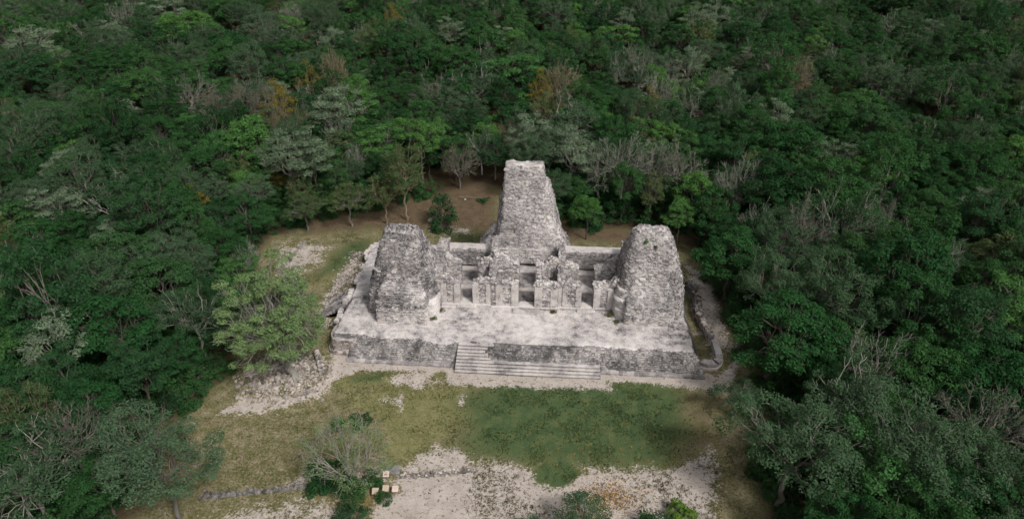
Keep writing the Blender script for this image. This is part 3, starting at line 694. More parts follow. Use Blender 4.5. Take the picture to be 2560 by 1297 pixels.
# pilasters, each a pale shaft of stacked blocks
r = np.random.default_rng(77)
def xof(px): return (px-1322.1)/17.5
pil = [(1095, 1104, 5.9), (1105, 1118, 6.2), (1137, 1152, 6.25), (1183, 1198, 6.3), (1216, 1230, 6.35), (1240, 1257, 6.55), (1279, 1296, 6.35), (1336, 1354, 6.3), (1375, 1392, 6.0), (1393.5, 1402, 6.1), (1404, 1417, 6.15), (1436, 1450, 6.2), (1480, 1496, 6.2), (1514, 1527, 6.2), (1528.5, 1538, 6.1)]
for (a, b, zt) in pil:
    x0, x1 = xof(a), xof(b); xm = (x0+x1)/2; y = 9.75 if -5.35 < xm < 4.05 else (9.95 if xm < 0 else 10.08)
    mb = MB(); yb0 = y-0.15+r.uniform(-.03, .03); box(mb, x0, x1, yb0, y+0.2, 3.0, zt)
    zc = zt-r.uniform(.0, .25); box(mb, x0+r.uniform(.1, .3), x1, y-0.1, y+0.22, zt, zt+r.uniform(.05, .3))
    mb.build('pilaster', M['stone_cream' if xm > 9.5 else 'plaster'], temple)

# --- rounded bastion at the platform's front left corner, side stair, low walls to the right
mb = MB(); P, _ = loft(mb, [(-0.3, -26.9, -22.6, 1.0, 5.5), (0.5, -26.9, -22.6, 1.0, 5.5), (0.6, -26.7, -22.6, 1.2, 5.5), (2.25, -26.5, -22.6, 1.35, 5.5)], 3.0, -0.3, 2.2, None, 0.06, nz=24, nth=96, seed=430, cap=0.1)
bas = mb.build('rounded_bastion', M['stone'], platform); tag(bas, 'rounded moulded corner of the platform beside the path')
ms = MB(); loft_stones(ms, P, 0.0, 2.3, dz=0.26, lmin=.35, lmax=.8, dmax=0.05, skip=0.03, seed=431); s_ = ms.build('bastion_masonry', M['rubble'], platform); tag(s_, kind='stuff')
# narrow ledge along the platform's left rim
r = np.random.default_rng(15); y = 5.0
while y < 25.5:
    l = r.uniform(.35, 1.1)
    if r.random() > .35:
        xo = 0.4*float(fbm2(np.array([y]), np.array([0.0]), .4, 3, 3)[0])
        o = bpy.data.objects.new('stone', RIM[int(r.integers(3))]); COL.objects.link(o); o.parent = platform
        o.location = (-26.2+xo+r.uniform(-.2, .2), y+l/2-10, 2.45+r.uniform(-.12, .08)); o.scale = (r.uniform(.5, .9), l*.9, .55); o.rotation_euler = (r.normal(0, .06), r.normal(0, .06), r.normal(0, .15))
    y += l
ss_ = empty('side_stair', (-28, 11, 0)); ss_.parent = temple; ss_.location = Vector((-28, 11, 0))-Vector(temple['_o']); tag(ss_, 'dark steep stair against the left side of the platform')
r = np.random.default_rng(16)
for s in range(8):
    mb = MB(); x0 = -30.1+0.46*s; y = 8.8
    while y < 13.3:
        l = min(r.uniform(.5, 1.1), 13.32-y); box(mb, x0+r.uniform(-.04, .04), -26.2+0.02*s, y+.01, y+l-.01, -0.3, 0.27*(s+1)+r.uniform(-.02, .02)); y += l
    mb.build('step', M['stone_dark'], ss_)

def free_wall(name, pts, th, h, mat, seed, label, cat):
    root = empty(name, (pts[0][0], pts[0][1], 0)); tag(root, label, cat)
    for q in range(len(pts)-1):
        wall('wall_section', pts[q][:2], pts[q+1][:2], th, -0.3, lin((0, pts[q][2]), (99, pts[q+1][2])) if False else lin((0, pts[q][2]), (np.hypot(pts[q+1][0]-pts[q][0], pts[q+1][1]-pts[q][1]), pts[q+1][2])), root, mat, seed+q*2, both=True, big=0.0, dz=0.26)
    return root
free_wall('low_wall', [(24.2, 17.3, 1.5), (24.0, 12.6, 1.4), (25.0, 7.4, 1.2)], 0.85, 1.2, 'rubble', 700, 'long low broken wall beside the right flank of the platform', 'wall')
free_wall('stone_stub', [(23.3, 19.6, 1.6), (24.6, 18.4, 1.2)], 1.0, 1.2, 'stone', 710, 'short squat wall stub behind the long low wall by the right tower', 'wall')
cw = empty('curved_wall', (25.0, 3.4, 0)); tag(cw, 'low curved moulded wall at the front right corner of the platform', 'wall')
rq = np.random.default_rng(515)
for q, (ra, z0, z1, mt) in enumerate(((2.05, -0.3, 0.34, 'stone_pale'), (1.92, 0.34, 0.66, 'rubble'), (2.0, 0.66, 0.98, 'stone'))):
    a0 = -math.pi*0.72
    while a0 < math.pi*0.10:
        da = rq.uniform(.16, .34); a1 = a0+da-.012; ro = ra+rq.uniform(-.05, .05); zt = z1+rq.uniform(-.04, .06)*(q == 2)-.01; mb = MB(); V = []
        if q == 2 and rq.random() < .15: a0 += da; continue
        for rr in (1.0+rq.uniform(-.1, .1), ro):
            for an in (a0, a1):
                for zz in (z0, zt): V.append((24.3+rr*math.cos(an), 3.4+rr*math.sin(an), zz))
        mb.add(V, BOXQ); mb.build('block', M[mt], cw); a0 += da
mb = MB(); box(mb, 25.3, 26.2, 3.5, 6.2, -0.3, 1.05); box(mb, 25.34, 26.15, 6.2, 6.9, -0.3, 0.8); mb.build('wall_return', M['stone_pale'], cw)

# --- single larger blocks that stand out in the masonry
SM = {}
for nm, mt in (('pale', 'stone_pale'), ('grey', 'stone'), ('rub', 'rubble'), ('dark', 'kerb'), ('face', 'facing')):
    SM[nm] = [mesh_from('stone', *(lambda v, q: (v, [q]))(*stone_mesh(900+s)), M[mt]) for s in range(5)]
from mathutils import Matrix
r = np.random.default_rng(31); r.shuffle(big_sites)
for (p_, t_, n_, key) in big_sites[:290]:
    par = PARTS[key]; u_ = np.cross(n_, t_); u_ /= np.linalg.norm(u_); t_ = t_/np.linalg.norm(t_)
    if u_[2] < 0: u_ = -u_; t_ = -t_
    s = np.array([r.uniform(.5, .85), r.uniform(.28, .44), r.uniform(.25, .36)])
    Mx = Matrix(((t_[0]*s[0], u_[0]*s[1], n_[0]*s[2], p_[0]), (t_[1]*s[0], u_[1]*s[1], n_[1]*s[2], p_[1]), (t_[2]*s[0], u_[2]*s[1], n_[2]*s[2], p_[2]), (0, 0, 0, 1)))
    o = bpy.data.objects.new('stone', SM['face' if key == 'platform' else 'pale' if r.random() < .4 else 'grey'][r.integers(5)]); COL.objects.link(o); o.parent = par
    o.matrix_local = Matrix.Translation(-Vector(par['_o'])) @ Mx

# ------------------------------------------------------------------ trees
def tube(mb, pts, rad, sides=5):
    pts = np.asarray(pts, float); n = len(pts)
    t = np.gradient(pts, axis=0); t /= np.linalg.norm(t, axis=1, keepdims=True)+1e-9
    ref = np.array([0.0, 0, 1]) if abs(t[0][2]) < 0.8 else np.array([1.0, 0, 0])
    a = np.cross(t, ref); a /= np.linalg.norm(a, axis=1, keepdims=True)+1e-9; b = np.cross(t, a)
    th = np.linspace(0, 2*np.pi, sides, endpoint=False); rad = np.broadcast_to(rad, (n,))
    V = pts[:, None]+rad[:, None, None]*(np.cos(th)[None, :, None]*a[:, None]+np.sin(th)[None, :, None]*b[:, None])
    ii = np.arange(n*sides).reshape(n, sides); jj = np.roll(ii, -1, 1)
    mb.add(V, np.stack([ii[:-1], ii[1:], jj[1:], jj[:-1]], -1).reshape(-1, 4))
def curve(p0, p1, r, n=6, sag=0.0, wob=0.08, up0=None):
    """a wobbling branch from p0 to p1; sag>0 bows it upward early"""
    p0 = np.asarray(p0, float); p1 = np.asarray(p1, float); s = np.linspace(0, 1, n)[:, None]; L = np.linalg.norm(p1-p0)
    mid = (p0+p1)/2+np.array([0, 0, sag*L])
    if up0 is not None: mid = p0+np.asarray(up0)*L*0.5
    P = (1-s)**2*p0+2*s*(1-s)*mid+s**2*p1
    w_ = r.normal(0, wob*L, (n, 3)); w_[0] = 0; w_[-1] = 0
    return P+w_*np.sin(s*np.pi)
def leaves(mb, C, N, size, r, aspect=0.55):
    n = len(C); T = r.normal(0, 1, (n, 3)); T -= N*np.einsum('ij,ij->i', T, N)[:, None]; T /= np.linalg.norm(T, axis=1, keepdims=True)+1e-9
    B = np.cross(N, T); s = size*r.uniform(0.65, 1.35, n)[:, None]*0.5
    V = np.stack([C-T*s, C-B*s*aspect+N*s*0.15, C+T*s, C+B*s*aspect+N*s*0.15], 1)
    mb.add(V.reshape(-1, 3), np.arange(4*n).reshape(n, 4))
def clump(mb, c, rad, flat, n, size, r, up=0.55, rnd=0.6):
    d = r.normal(0, 1, (n, 3)); d /= np.linalg.norm(d, axis=1, keepdims=True); d[:, 2] = np.where(d[:, 2] < -0.35, -d[:, 2], d[:, 2])
    rr = rad*r.uniform(0.35, 1.0, n)**0.5
    C = np.asarray(c)+d*rr[:, None]*np.array([1, 1, flat])
    N = d*0.8+np.array([0, 0, up])+r.normal(0, rnd*.75, (n, 3)); N /= np.linalg.norm(N, axis=1, keepdims=True)
    leaves(mb, C, N, size, r)

def make_tree(seed, R=4.2, h=12.0, dome=4.5, trunk_h=4.5, ncl=46, nleaf=95, crad=1.05, flat=0.6, lsize=0.36, nlimb=5, tr=0.22, twigs=2, twl=1.0,
              branch_r=0.075, twig_r=0.028, lean=(0, 0), fill=0.5, vase=0.0, lobes=0.35, fork=1, roots=False, gap=0.0, sides=5, low=0.12, wob=.06):
    """returns (wood MB, leaf MB) of one tree standing at the origin, crown of radius R topping out at height h"""
    r = np.random.default_rng(seed); wood, lf = MB(), MB()
    ctr = np.array([lean[0], lean[1], h-dome])
    # clump centres over an uneven dome
    C = []
    tries = 0
    ph = r.uniform(0, 6.28, 3)
    mind = 1.55*R/math.sqrt(ncl)
    while len(C) < ncl and tries < ncl*60:
        tries += 1
        u = r.uniform(-low, 1.0); az = r.uniform(0, 2*np.pi); q = math.sqrt(max(0, 1-u*u))
        k_ = 1+lobes*(0.5*math.sin(2*az+ph[0])+0.35*math.sin(3*az+ph[1])+0.3*math.sin(5*u+ph[2]))*0.8
        rad = (r.uniform(0.88, 1.0) if r.random() > fill*0.5 else r.uniform(0.45, 0.85))*k_
        p = ctr+np.array([math.cos(az)*q*R*rad, math.sin(az)*q*R*rad, u*dome*rad])
        if gap and vnoise(p[None]*0.35, seed)[0] < gap: continue
        if all(np.linalg.norm((p-c)*np.array([1, 1, 1.2])) > mind for c in C): C.append(p)
    C = np.array(C)
    # trunk and limbs
    top = np.array([lean[0]*0.35, lean[1]*0.35, trunk_h])
    tp = curve((0, 0, -0.4), top, r, 7, 0.0, 0.035); tube(wood, tp, np.linspace(tr*1.25, tr*0.8, 7), sides+1)
    # group clumps into limbs by azimuth
    az = np.arctan2(C[:, 1]-ctr[1], C[:, 0]-ctr[0])+r.normal(0, .2, len(C)); inner = np.hypot(C[:, 0]-ctr[0], C[:, 1]-ctr[1]) < R*0.35
    grp = np.floor(((az+np.pi)/(2*np.pi))*nlimb).astype(int) % nlimb; grp = np.where(inner, nlimb, grp)
    for g_ in range(nlimb+1):
        cs = C[grp == g_]
        if len(cs) == 0: continue
        m = cs.mean(0); end = top+(m-top)*r.uniform(.62, .8); 
        st = tp[-1-int(r.integers(0, 2))] if not fork else tp[-1]
        up0 = np.array([0, 0, 1])*0.9+ (m-top)/(np.linalg.norm(m-top)+1e-9)*0.4
        if vase: up0 = (m-top)/(np.linalg.norm(m-top)+1e-9)
        lp = curve(st, end, r, 7, 0, wob*.8, up0); lr = tr*0.62*r.uniform(.75, 1.1); tube(wood, lp, np.linspace(lr, branch_r*1.25, 7), sides)
        for c in cs:
            a = lp[int(r.integers(3, 7))]
            bp = curve(a, c, r, 5, 0.10, wob); tube(wood, bp, np.linspace(branch_r, branch_r*0.5, 5), 4)
            for q in range(twigs):
                d = (c-ctr)/(np.linalg.norm(c-ctr)+1e-9)+r.normal(0, .55, 3)+np.array([0, 0, .45]); d /= np.linalg.norm(d)
                s0 = bp[int(r.integers(2, 5))]; e = s0+d*twl*r.uniform(.6, 1.3); tw = curve(s0, e, r, 4, 0.05, wob); tube(wood, tw, np.linspace(branch_r*.55, twig_r, 4), 3)
                if twigs > 3 and r.random() < .8:
                    for _ in range(2):
                        d2 = d+r.normal(0, .6, 3); d2 /= np.linalg.norm(d2); tube(wood, curve(tw[2], tw[2]+d2*twl*.6, r, 3, 0.05, .06), np.linspace(twig_r*1.1, twig_r*.7, 3), 3)
    if roots:
        for q in range(9):
            a = r.uniform(0, 6.28) if q > 4 else -1.2+q*0.45; L = r.uniform(1.4, 3.4)
            tube(wood, [(0.1*math.cos(a), 0.1*math.sin(a), 1.3), (0.45*math.cos(a), 0.45*math.sin(a), 0.55), (L*.5*math.cos(a+.1), L*.5*math.sin(a+.1), 0.12), (L*math.cos(a), L*math.sin(a), -0.3)], [.14, .16, .12, .05], 5)
    if nleaf:
        for c in C:
            rr = crad*r.uniform(.7, 1.3); clump(lf, c, rr, flat, max(4, int(nleaf*(rr/crad)**2*r.uniform(.75, 1.2))), lsize, r)
    return wood, lf

PROTO = {}
def proto(kind, name, leafm, barkm, **kw):
    wood, lf = make_tree(**kw)
    wm = mesh_from(name+'_trunk', np.concatenate(wood.V), [np.concatenate(wood.Q)], M[barkm], smooth=True)
    lm = mesh_from(name+'_crown', np.concatenate(lf.V), [np.concatenate(lf.Q)], M[leafm]) if lf.V else None
    PROTO.setdefault(kind, []).append((wm, lm, kw.get('h', 12.0), kw.get('R', 4.2), wood, lf, M[barkm], M[leafm] if leafm else None))
# dense dark broadleaf crowns
proto('dark', 'dense', 'leaf_dark', 'bark', seed=1, R=4.3, h=12.5, dome=4.4, ncl=52, nleaf=178, crad=1.15, lsize=0.32)
proto('dark', 'dense', 'leaf_dark', 'bark', seed=2, R=3.6, h=13.5, dome=5.6, ncl=50, nleaf=170, crad=1.0, lsize=0.29, lobes=.5)
proto('dark', 'dense', 'leaf_dark', 'bark', seed=3, R=4.8, h=11.5, dome=3.8, ncl=58, nleaf=162, crad=1.1, lsize=0.33, lobes=.45, flat=.5)
proto('dark', 'dense', 'leaf_dark', 'bark', seed=4, R=4.0, h=12.0, dome=5.0, ncl=64, nleaf=137, crad=.85, lsize=0.26, fill=.7)
proto('dark', 'dense', 'leaf_dark', 'bark_pale', seed=5, R=4.6, h=12.5, dome=4.2, ncl=40, nleaf=178, crad=1.2, lsize=0.32, lobes=.6, gap=.28, twigs=3)
# grey-green open crowns with pale limbs showing
proto('grey', 'open', 'leaf_grey', 'bark_pale', seed=11, R=4.6, h=12.5, dome=4.4, ncl=62, nleaf=183, crad=.95, lsize=0.23, twigs=2, twl=1.2, lobes=.5, branch_r=.07, twig_r=.022, gap=.15)
proto('grey', 'open', 'leaf_grey', 'bark_white', seed=12, R=4.2, h=11.8, dome=4.8, ncl=52, nleaf=157, crad=.9, lsize=0.23, twigs=3, twl=1.2, lobes=.6, branch_r=.075, twig_r=.024, gap=.2)
proto('grey', 'open', 'leaf_grey', 'bark_pale', seed=13, R=5.0, h=12.0, dome=4.0, ncl=74, nleaf=166, crad=.9, lsize=0.22, twigs=2, twl=1.1, lobes=.5, branch_r=.065, twig_r=.02, gap=.12)
# pale layered crowns
proto('sage', 'layered', 'leaf_sage', 'bark_pale', seed=21, R=4.4, h=13.0, dome=4.0, ncl=30, nleaf=156, crad=1.35, flat=.28, lsize=.34, lobes=.7, gap=.25)
proto('sage', 'layered', 'leaf_sage', 'bark_white', seed=22, R=4.0, h=12.5, dome=4.6, ncl=34, nleaf=130, crad=1.1, flat=.35, lsize=.30, lobes=.6, gap=.25, twigs=3)
# olive feathery crowns
proto('olive', 'feathery', 'leaf_olive', 'bark_tan', seed=31, R=3.8, h=12.0, dome=4.8, ncl=52, nleaf=110, crad=.9, lsize=.26, twigs=3, twl=1.2, vase=1, trunk_h=4.0)
proto('olive', 'feathery', 'leaf_olive', 'bark_pale', seed=32, R=4.4, h=11.5, dome=4.2, ncl=54, nleaf=117, crad=.95, lsize=.27, twigs=2, twl=1.1, lobes=.5)
# bright green
proto('bright', 'fresh', 'leaf_bright', 'bark', seed=41, R=3.8, h=11.5, dome=4.6, ncl=46, nleaf=123, crad=1.0, lsize=.34)
proto('bright', 'fresh', 'leaf_bright', 'bark_pale', seed=42, R=4.2, h=12.2, dome=4.0, ncl=40, nleaf=130, crad=1.1, flat=.45, lsize=.34, lobes=.6, gap=.2)
# yellowing
proto('yellow', 'yellowing', 'leaf_yellow', 'bark_tan', seed=51, R=3.2, h=11.0, dome=4.0, ncl=34, nleaf=70, crad=.9, lsize=.30, twigs=3)
# broom-like dry crowns
proto('broom', 'broom', 'leaf_tan', 'bark_tan', seed=61, R=4.2, h=12.0, dome=6.4, ncl=70, nleaf=40, crad=.85, lsize=.20, twigs=5, twl=1.4, vase=1, trunk_h=3.0, nlimb=8, branch_r=.06, twig_r=.022, fill=.3)
proto('broom', 'broom', 'leaf_tan', 'bark_pale', seed=62, R=3.6, h=11.5, dome=6.0, ncl=54, nleaf=30, crad=.85, lsize=.20, twigs=5, twl=1.4, vase=1, trunk_h=3.2, nlimb=7, branch_r=.06, twig_r=.022, fill=.3)
# bare pale trees
proto('bare', 'bare', 'leaf_grey', 'bark_white', seed=71, R=4.0, h=12.0, dome=5.2, ncl=42, nleaf=46, crad=1.0, lsize=.26, twigs=6, twl=1.4, nlimb=5, branch_r=.065, twig_r=.02, tr=.26, gap=.1)
proto('bare', 'bare', 'leaf_grey', 'bark_white', seed=72, R=3.6, h=12.5, dome=6.0, ncl=34, nleaf=56, crad=1.0, lsize=.22, twigs=5, twl=1.5, nlimb=5, branch_r=.065, twig_r=.02, tr=.26, vase=1, trunk_h=3.6)
proto('bare', 'bare', 'leaf_grey', 'bark_pale', seed=73, R=4.6, h=11.5, dome=5.0, ncl=46, nleaf=34, crad=1.0, lsize=.26, twigs=6, twl=1.3, nlimb=6, branch_r=.075, twig_r=.024, tr=.24)
# shrubs of the forest edge
proto('shrub', 'shrub', 'leaf_dark', 'bark', seed=81, R=2.2, h=3.6, dome=3.0, trunk_h=.7, ncl=34, nleaf=75, crad=.75, lsize=.28, tr=.09, branch_r=.04, low=.4)
proto('shrub', 'shrub', 'leaf_dark', 'bark', seed=82, R=1.8, h=4.6, dome=3.8, trunk_h=.8, ncl=36, nleaf=70, crad=.7, lsize=.26, tr=.09, branch_r=.04, low=.4)

TREES = []      # (kind, x, y, scale, z-stretch, size word source)
def tree(kind, variant, x, y, s=1.0, sz=1.0, rz=None, label=None, cat='tree', group=None, name=None, zb=None):
    wm, lm = PROTO[kind][variant % len(PROTO[kind])][:2]
    zb = ground_z(x, y)-0.05 if zb is None else zb
    nm = name or {'bare': 'bare_tree', 'broom': 'dry_tree', 'shrub': 'forest_shrub', 'yellow': 'yellowing_tree', 'sage': 'pale_leaved_tree', 'olive': 'olive_leaved_tree'}.get(kind, 'forest_tree')
    o = empty(nm, (x, y, zb), random.uniform(0, 6.28) if rz is None else rz); o.scale = (s, s, s*sz)
    link_mesh('trunk', wm, o)
    if lm is not None: link_mesh('crown', lm, o)
    tag(o, label, cat, group)
    TREES.append((o, kind, x, y, s, label is not None))
    return o
def tree_px(kind, variant, px, py, zc, R, label=None, sz=1.0, rz=None, group=None, name=None, cat='tree'):
    """a tree whose crown centre (height zc) stands at that photo point; R = crown radius in metres"""
    P = at(px, py, zc); pr = PROTO[kind][variant % len(PROTO[kind])]; s = R/pr[3]
    sz = (zc*1.45)/(pr[2]*s) if sz is None else sz
    return tree(kind, variant, P[0], P[1], s, sz, rz, label, cat, group, name)

# --- the trees one can single out in the photograph
def special(kind, variant, px, py, zc, R, label, **kw): return tree_px(kind, variant, px, py, zc, R, label, sz=None, **kw)
GB = 'trees standing out of the forest'
special('broom', 0, 1405, 225, 9.5, 5.2, 'fan-shaped tan-green tree beside a small golden tree, far behind the central tower', group=GB)
special('yellow', 0, 1352, 228, 9.0, 2.6, 'small golden-leaved tree touching the fan-shaped tan tree', group=GB)
special('broom', 1, 640, 275, 9.5, 5.0, 'wide dry pinkish-tan tree beside yellow leaves in the forest on the left', group=GB)
special('yellow', 0, 690, 262, 9.5, 3.4, 'yellow-topped tree leaning on the wide dry tan tree', group=GB)
special('broom', 1, 545, 285, 8.8, 3.6, 'smaller dry tan tree left of the wide pinkish-tan one', group=GB)
special('broom', 0, 836, 188, 9.5, 3.6, 'round tan broom-like tree on its own high up in the forest on the left', group=GB)
special('yellow', 0, 770, 205, 9.0, 2.6, 'orange-yellow tree between dark crowns below the round broom-like tree', group=GB)
special('sage', 0, 840, 285, 10.5, 5.2, 'tall pale-limbed tree with flat layered sage crown in the forest left of the central tower', group=GB)
special('bare', 1, 845, 330, 8.5, 3.4, 'forked pale trunk with bare limbs under the flat layered sage crown', group=GB)
special('sage', 1, 720, 400, 10, 4.6, 'pale sage tree with cloudy layered crown above the dark bushes at the back left edge', group=GB)
special('sage', 0, 780, 395, 10, 4.0, 'second pale sage tree, right of the cloudy one at the back left edge', group=GB)
special('bright', 0, 630, 355, 9.5, 4.6, 'round fresh green tree in the forest left of the pale sage trees', group=GB)
special('sage', 0, 410, 35, 9.5, 5.4, 'whitish green round tree near the top left of the forest', group=GB)
special('sage', 1, 80, 115, 9.5, 6.0, 'large grey-green tree by the left border high in the forest', group=GB)
special('grey', 2, 620, 165, 9.5, 5.6, 'broad bluish grey-green crown in the upper left forest', group=GB)
special('bare', 2, 470, 245, 9.0, 6.0, 'wide dark-limbed leafless tree with fanned grey branches in the left forest', group=GB)
special('bare', 0, 310, 45, 9.0, 4.0, 'bare forked pale tree high up left of the whitish green tree', group=GB)
special('bare', 0, 1592, 160, 9.0, 3.6, 'small white bare tree in the forest above the right tower', group=GB)
special('bare', 1, 1725, 265, 9.0, 4.0, 'bleached bare trunk with upright limbs far behind the right tower', group=GB)
special('bare', 0, 1650, 235, 9.0, 3.2, 'tan-tipped bare tree left of the bleached upright trunk', group=GB)
special('yellow', 0, 1620, 275, 8.5, 2.6, 'yellow-flowered small tree behind and left of the right tower', group=GB)
special('bare', 2, 1895, 155, 9.0, 4.6, 'pair of slender pale trunks spreading grey limbs in the right forest', group=GB)
special('sage', 1, 1930, 310, 9.5, 4.2, 'white-barked tree with speckled pale crown in the right forest', group=GB)
special('bare', 2, 1790, 230, 9.0, 3.4, 'slender leafless tree above and right of the right tower', group=GB)
special('grey', 1, 1190, 220, 9.5, 6.5, 'broad leafless-looking dark grey tree behind the central tower', group=GB)
special('bare', 2, 1100, 245, 9.0, 5.0, 'dark grey tree of many thin branches left of the central tower top', group=GB)
special('bright', 1, 1290, 185, 9.5, 5.6, 'fresh green billowing crown right above the central tower', group=GB)
special('grey', 1, 1420, 300, 9.5, 6.2, 'twisted pale-twigged tree just above the central tower top', group=GB)
special('bright', 1, 1050, 355, 9.5, 3.4, 'vivid green tree with pale forked limbs above the back clearing', group=GB)
special('bright', 1, 890, 245, 9.5, 3.4, 'light green umbrella tree beside the tall layered sage tree', group=GB)
# behind the ruin
special('sage', 1, 1325, 345, 9.5, 3.8, 'whitish leaved tree peeping over the central tower top', group=GB)
special('sage', 1, 1430, 385, 9.5, 4.2, 'pale speckled crown on two thin trunks just right of the central tower', group=GB)
special('bare', 0, 1560, 405, 9.0, 4.4, 'white-limbed open tree midway between central and right towers', group=GB)
special('bare', 1, 1500, 415, 8.5, 3.6, 'crooked pale tree left of the white-limbed open one', group=GB)
special('bare', 1, 1635, 400, 8.5, 3.2, 'upright tan-branched bare tree right of the white-limbed open one', group=GB)
special('olive', 1, 1630, 480, 6.5, 2.4, 'small yellow-green tree with twisted trunk behind the right tower', group=GB)
special('bright', 0, 1735, 480, 8.0, 3.0, 'yellow-green leafy tree right behind the right tower', group=GB)
special('bright', 0, 1700, 540, 5.8, 2.3, 'leafy tree with a leaning bare side branch behind the right tower', group=GB)
special('bright', 0, 1470, 525, 5.6, 2.2, 'thin-trunked green tree at the clearing edge between central and right towers', group=GB)
special('bare', 0, 1845, 465, 9.5, 3.5, 'rounded ash-white leafless tree on the forest edge right of the right tower', group=GB)
special('bare', 1, 1890, 560, 7.5, 3.0, 'stark bare tree below the rounded ash-white one', group=GB)
special('bare', 2, 2010, 575, 10, 4.4, 'large pale twiggy crown in the forest right of the right tower', group=GB)
# back left clearing
tree('olive', 0, *at(1017, 550)[:2], 0.95, 1.22, 0.4, 'tall tree with straight pale trunk forking into a vase behind the left tower', 'tree', GB)
tree('olive', 0, *at(968, 560)[:2], 0.72, 1.05, 2.4, 'slim leaning tree left of the vase-shaped one behind the left tower', 'tree', GB)
tree('broom', 1, *at(1150, 472)[:2], 0.85, 0.85, 1.2, 'bare reddish many-stemmed tree on brown ground left of the central tower', 'tree', GB)
tree('shrub', 1, *at(1108, 566)[:2], 1.25, 1.25, 1.0, 'dark leafy small tree alone on brown ground between left and central towers', 'tree', GB)
tree('olive', 1, *at(770, 578)[:2], 0.72, 0.85, 1.0, 'small dark tree with reddish trunk at the back left edge of the clearing', 'tree', GB)
tree('olive', 1, *at(880, 565)[:2], 0.75, 0.9, 3.0, 'low olive tree left of the slim leaning tree', 'tree', GB)
# lower corners
special('grey', 1, 60, 1190, 8.0, 4.6, 'grey thin-leaved twiggy tree filling the lower left corner', group=GB)
special('bare', 2, 170, 1090, 8.0, 4.2, 'grey fine-branched tree above the twiggy one in the lower left corner', group=GB)
special('grey', 2, 390, 1150, 9.0, 5.4, 'big grey-green tree with pale crooked limbs at the lower left edge of the clearing', group=GB)
special('bare', 1, 615, 640, 5.0, 2.2, 'small bleached bare tree standing behind the leafy tree on the rubble mound', group=GB)
special('grey', 1, 480, 780, 8, 4.0, 'tangle of white crooked limbs left of the leafy mound tree', group=GB)
special('grey', 0, 1990, 1110, 9.5, 5.8, 'big grey-green tree with winding white limbs at the lower right edge of the clearing', group=GB)
special('grey', 1, 2120, 990, 9.5, 4.2, 'pale speckled tree above the big grey-green one on the lower right', group=GB)
special('bare', 1, 2180, 900, 9.0, 3.6, 'crooked dead white limb tree in the right forest', group=GB)
special('dark', 3, 1960, 830, 9.5, 5.6, 'big dense bottle-green tree beside the front right corner of the platform', group=GB)
special('grey', 2, 2100, 740, 9.5, 5.6, 'broad bronze-grey crown behind the dense bottle-green tree', group=GB)
special('grey', 0, 1940, 715, 9.0, 4.6, 'open pale-branched tree right of the long low wall', group=GB)
special('dark', 0, 1830, 640, 8.0, 4.4, 'dark green tree overhanging the back right corner of the platform', group=GB)
special('grey', 2, 2290, 1130, 9.5, 6.2, 'wide fine-twigged tree on the lower right', group=GB)
special('bare', 2, 2470, 1060, 9.0, 4.6, 'pale-branched thin tree near the right border low down', group=GB)
special('grey', 1, 1840, 985, 3.6, 2.3, 'straggly pale shrub tree beside the front right corner of the lawn', group=GB)

# --- the lone leafy tree on the rubble mound
tb = at(733, 940, 0.8)
wood, lf = make_tree(seed=201, R=5.0, h=15.5, dome=7.0, trunk_h=4.6, ncl=210, nleaf=165, crad=.85, lsize=.25, nlimb=8, tr=.48, twigs=3, twl=1.5, branch_r=.065, twig_r=.022, lean=(-1.2, 0.6), fill=.5, lobes=.6, roots=True, low=.7, gap=.24, sides=7)
mt = empty('spreading_tree', (tb[0], tb[1], 0.55)); tag(mt, 'spreading light green tree with roots gripping the rubble mound', 'tree')
link_mesh('trunk', mesh_from('mound_trunk', np.concatenate(wood.V), [np.concatenate(wood.Q)], M['bark_white'], smooth=True), mt)
M['leaf_mound'] = leaf_mat('light_green_leaves', [(0.160, 0.240, 0.100), (0.165, 0.245, 0.10)])
link_mesh('crown', mesh_from('mound_crown', np.concatenate(lf.V), [np.concatenate(lf.Q)], M['leaf_mound']), mt)
# --- the bare vase-shaped tree in front, leafy shrubs round its foot
fb = at(880, 1215)
wood, lf = make_tree(seed=207, R=4.2, h=10.0, dome=7.4, trunk_h=1.2, ncl=54, nleaf=60, crad=.8, lsize=.18, nlimb=7, tr=.26, twigs=4, twl=1.2, branch_r=.05, twig_r=.018, vase=1, fill=.3, lobes=.3, low=-0.15, wob=.035)
ft = empty('bare_tree', (fb[0], fb[1], 0)); tag(ft, 'leafless vase-shaped tree with grey-tan branches standing in front of the lawn', 'tree')
link_mesh('trunk', mesh_from('vase_trunk', np.concatenate(wood.V), [np.concatenate(wood.Q)], M['bark_white'], smooth=True), ft)
link_mesh('crown', mesh_from('vase_crown', np.concatenate(lf.V), [np.concatenate(lf.Q)], M['leaf_mound']), ft)
GS = 'shrubs in the foreground'
for (kd, v, px, py, s, lab) in (('shrub', 0, 815, 1200, 1.0, 'dark green shrub left of the vase-shaped bare tree'), ('shrub', 1, 875, 1235, .8, 'leafy shrub at the foot of the vase-shaped bare tree'),
                                ('shrub', 0, 875, 1300, .85, 'leafy shrub cut by the bottom edge below the vase-shaped bare tree'), ('shrub', 0, 930, 1210, .55, 'small shrub growing between the bare tree and the four panels'),
                                ('shrub', 1, 960, 1250, .40, 'tiny shrub spilling over the three front panels'), ('shrub', 0, 900, 1060, .55, 'scrubby green bush on the yellow grass behind the vase-shaped tree'), ('shrub', 1, 845, 1065, .42, 'small sparse bush left of the scrubby green bush on the yellow grass')):
    P = at(px, py); tree(kd, v, P[0], P[1], s, .75, None, lab, 'shrub', GS, name='leafy_shrub')
P = at(1440, 1310); tree('grey', 1, P[0], P[1]-3.4, .80, .62, 1.0, 'grey-green tree with white limbs cut by the bottom edge in the middle', 'tree', GB)
